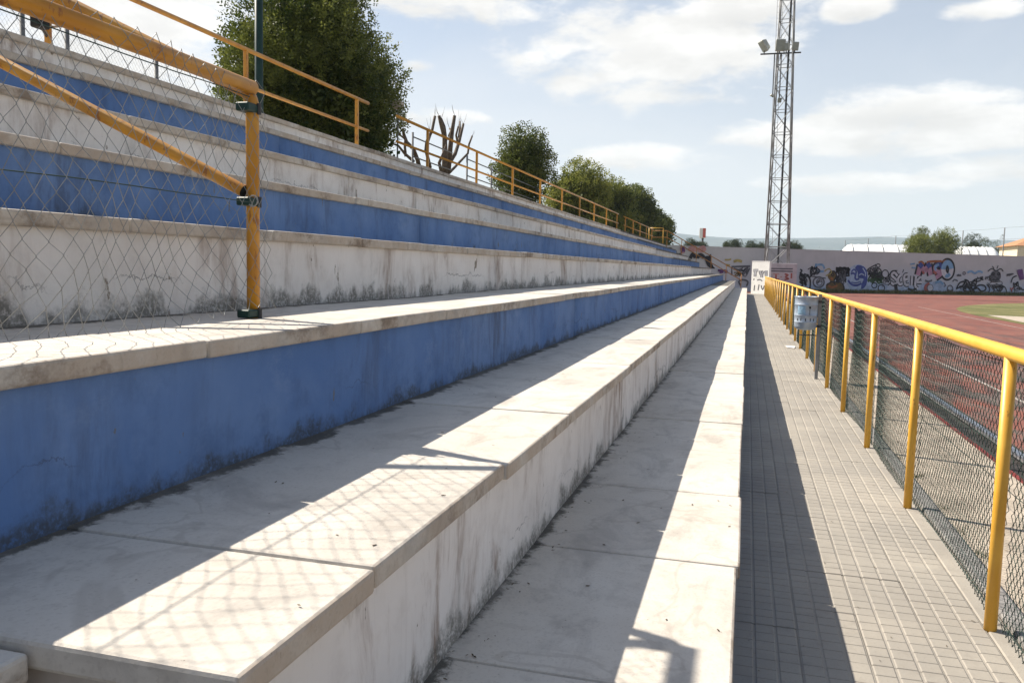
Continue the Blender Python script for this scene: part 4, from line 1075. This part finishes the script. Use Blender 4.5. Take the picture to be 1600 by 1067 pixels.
# tall netting fence beyond the wall
nf = empty('netting_fence', (11, 118, 0), 'tall sports netting fence on thin posts beyond the graffiti wall', 'fence')
cols = [(1321, 375.5, 150), (1357, 373, 140), (1400, 368.5, 130), (1449, 366, 121), (1505, 360.5, 112), (1570, 356, 103.5), (1650, 349, 96)]
tops = []
for px, py, Y in cols:
    p = aty(px, py, Y); tops.append(p); MB().tube([(p.x-11, Y-118, 0), (p.x-11, Y-118, p.z)], .06, 6).build('post', M_fpost, nf, True)
for a, b in zip(tops[:-1], tops[1:]):
    for f_ in (1.0, .82, .64): MB().tube([(a.x-11, a.y-118, a.z*f_), ((a.x+b.x)/2-11, (a.y+b.y)/2-118, (a.z+b.z)/2*f_-.06), (b.x-11, b.y-118, b.z*f_)], .012, 3, False).build('wire', M_fpost, nf)
# cream house
hp = aty(1578, 400, 120)
ho = empty('cream_house', (hp.x, 120, 0), 'cream house with a low terracotta roof beyond the wall', 'house')
hz = aty(1590, 384, 120).z; rz2 = aty(1600, 375, 120).z
MB().box(.8, 12, 0, 8, 0, hz).build('wall', M_cream, ho)
rf = MB(); e0, e1 = .3, 12.5
rf.v += [(e0, -.5, hz), (e1, -.5, hz), (e1, 8.5, hz), (e0, 8.5, hz), (4.0, 4, rz2+.9), (9, 4, rz2+.9)]
rf.f += [(0, 1, 5, 4), (1, 2, 5), (2, 3, 4, 5), (3, 0, 4), (3, 2, 1, 0)]
rf.build('roof', M_roof, ho)
for x in (2.0, 4.6): 
    w_ = MB().box(x, x+.9, -.03, .05, hz-2.0, hz-.7).build('window', simple('dark window', (.05, .06, .07), .2), ho)
    MB().box(x-.08, x+.98, -.10, -.032, hz-2.1, hz-2.0).build('sill', M_cream, w_)
# sign box on a pole
s0 = aty(1098, 388, 140); s1 = aty(1098, 371, 140); s2 = aty(1098, 356.5, 140)
sg = empty('pole_sign', (s1.x, 140, 0), 'red and white box sign on a tall dark pole beyond the wall', 'sign')
MB().tube([(0, 0, 0), (0, 0, s1.z)], .16, 8).build('pole', M_dsteel, sg, True)
me = bevel_box('sign_box', -.55, .42, -.35, .9, s1.z-.1, s2.z, .04, 1); obj('sign_box', me, simple('white sign panel', (.75, .72, .70), .5), sg)
MB().box(.0, .42, -.36, -.352, s1.z-.05, s2.z-.05).build('red_panel', simple('red sign panel', (.50, .09, .07), .5), sg)
MB().box(.422, .43, -.3, .85, s1.z-.05, s2.z-.05).build('red_panel', simple('red sign side', (.50, .09, .07), .5), sg)

# ------------------------------------------------------------------ hills
def hills(name, Y, prof, seed, m, depth=900):
    r = random.Random(seed); b = MB(); n = 90; rows = 10
    ph = [r.uniform(0, 6.28) for _ in range(8)]
    for j in range(rows+1):
        t = j/rows
        for i in range(n+1):
            x = -Y*.9+Y*1.9*i/n; u = x/Y
            h = 0
            for q, (f, a) in enumerate(((3, .5), (7, .28), (13, .16), (29, .07), (61, .03))): h += a*math.sin(f*u*2+ph[q])
            hh = Y*(prof(u)+.0060*h)*math.sin(math.pi/2*t)**1.1
            hh *= 1+.05*math.sin(17*u+5*t+ph[5])*(1-t)*2
            b.v.append((x, Y-depth*(1-t), hh-3*(1-t)))
    for j in range(rows):
        for i in range(n): b.f.append((j*(n+1)+i, j*(n+1)+i+1, (j+1)*(n+1)+i+1, (j+1)*(n+1)+i))
    o = b.build(name, m, None, True); tag(o, kind='structure'); return o
def hill_mat():
    m, T, p = newmat('scrub hillside'); P = wpos(T)
    c = T.mix(T.step(T.noise(P, .012, 8, .65), .4, .62), (.028, .045, .040), (.075, .085, .075))
    T.put(p.inputs['Base Color'], c); p.inputs['Roughness'].default_value = .95; return m
HM = hill_mat()
hills('far_hills', 3400, lambda u: .0425-.012*max(0, u-.12)*2, 5, HM, 1200)
hills('near_hills', 2300, lambda u: .016+.016*max(0, min(1, (u-.02)/.25)), 9, HM, 800)
# haze
hb = MB().box(-3600, 4200, -60, 3500, -1.2, 175).mesh('haze'); hz_o = bpy.data.objects.new('haze', hb); col.objects.link(hz_o)
hm = bpy.data.materials.new('haze air'); hm.use_nodes = True; hn = hm.node_tree; hn.nodes.clear()
pv = hn.nodes.new('ShaderNodeVolumePrincipled'); pv.inputs['Color'].default_value = (.70, .85, 1, 1); pv.inputs['Density'].default_value = .00021
ho_ = hn.nodes.new('ShaderNodeOutputMaterial'); hn.links.new(pv.outputs[0], ho_.inputs['Volume']); hb.materials.append(hm)
tag(hz_o, 'thin pale blue air haze over the whole place', 'haze', kind='stuff')

# ------------------------------------------------------------------ small litter
lt = MB(); r = random.Random(99)
def flake(x, y, z, s):
    a = r.uniform(0, 6.28); c_, s_ = math.cos(a), math.sin(a)
    pts = [(-1, 0, .0), (-.3, .4, .25), (.8, .15, .1), (1, 0, .35), (.2, -.4, .2)]
    lt.poly([(x+s*(p[0]*c_-p[1]*s_), y+s*(p[0]*s_+p[1]*c_), z+.0035+s*.5*p[2]) for p in pts])
for _ in range(70):
    y = 2+abs(r.gauss(0, 4)); flake(XE[1]-REC+.015+abs(r.gauss(0, .06)), y, ZT[0], r.uniform(.004, .010))
for _ in range(40): flake(r.uniform(-.72, -.02), 2+r.random()*8, ZT[0], r.uniform(.005, .012))
for _ in range(50): flake(r.uniform(-1.5, -.8), 1.3+r.random()*7, ZT[1], r.uniform(.004, .010))
for _ in range(60): flake(r.uniform(.05, 1.2), 3+r.random()*9, .0, r.uniform(.004, .011))
for _ in range(120): flake(1.35+abs(r.gauss(0, .25)), 3+r.random()*9, -.03, r.uniform(.006, .018))
tag(lt.build('leaf_litter', simple('dry leaf bits', (.085, .06, .035), .9, var=.5, scale=40)), 'scattered dry leaf bits and grit on the steps and paving', 'litter', kind='stuff')
# weeds in the joint beside the kerb
wd_ = MB(); 
for _ in range(14):
    cx_, cy_ = 1.33+abs(r.gauss(0, .05)), 3.6+r.random()*8
    for _ in range(14):
        a = r.uniform(0, 6.28); L_ = r.uniform(.02, .06); x, y = cx_+r.gauss(0, .02), cy_+r.gauss(0, .03)
        wd_.v += [(x-.002, y, -.03), (x+.002, y, -.03), (x+L_*math.cos(a), y+L_*math.sin(a), -.03+L_*.8)]; n = len(wd_.v); wd_.f.append((n-3, n-2, n-1))
tag(wd_.build('weeds', M_grass), 'small weeds sprouting along the kerb behind the fence', 'weeds', kind='stuff')
print('slabs', count, 'tiles', ntile)
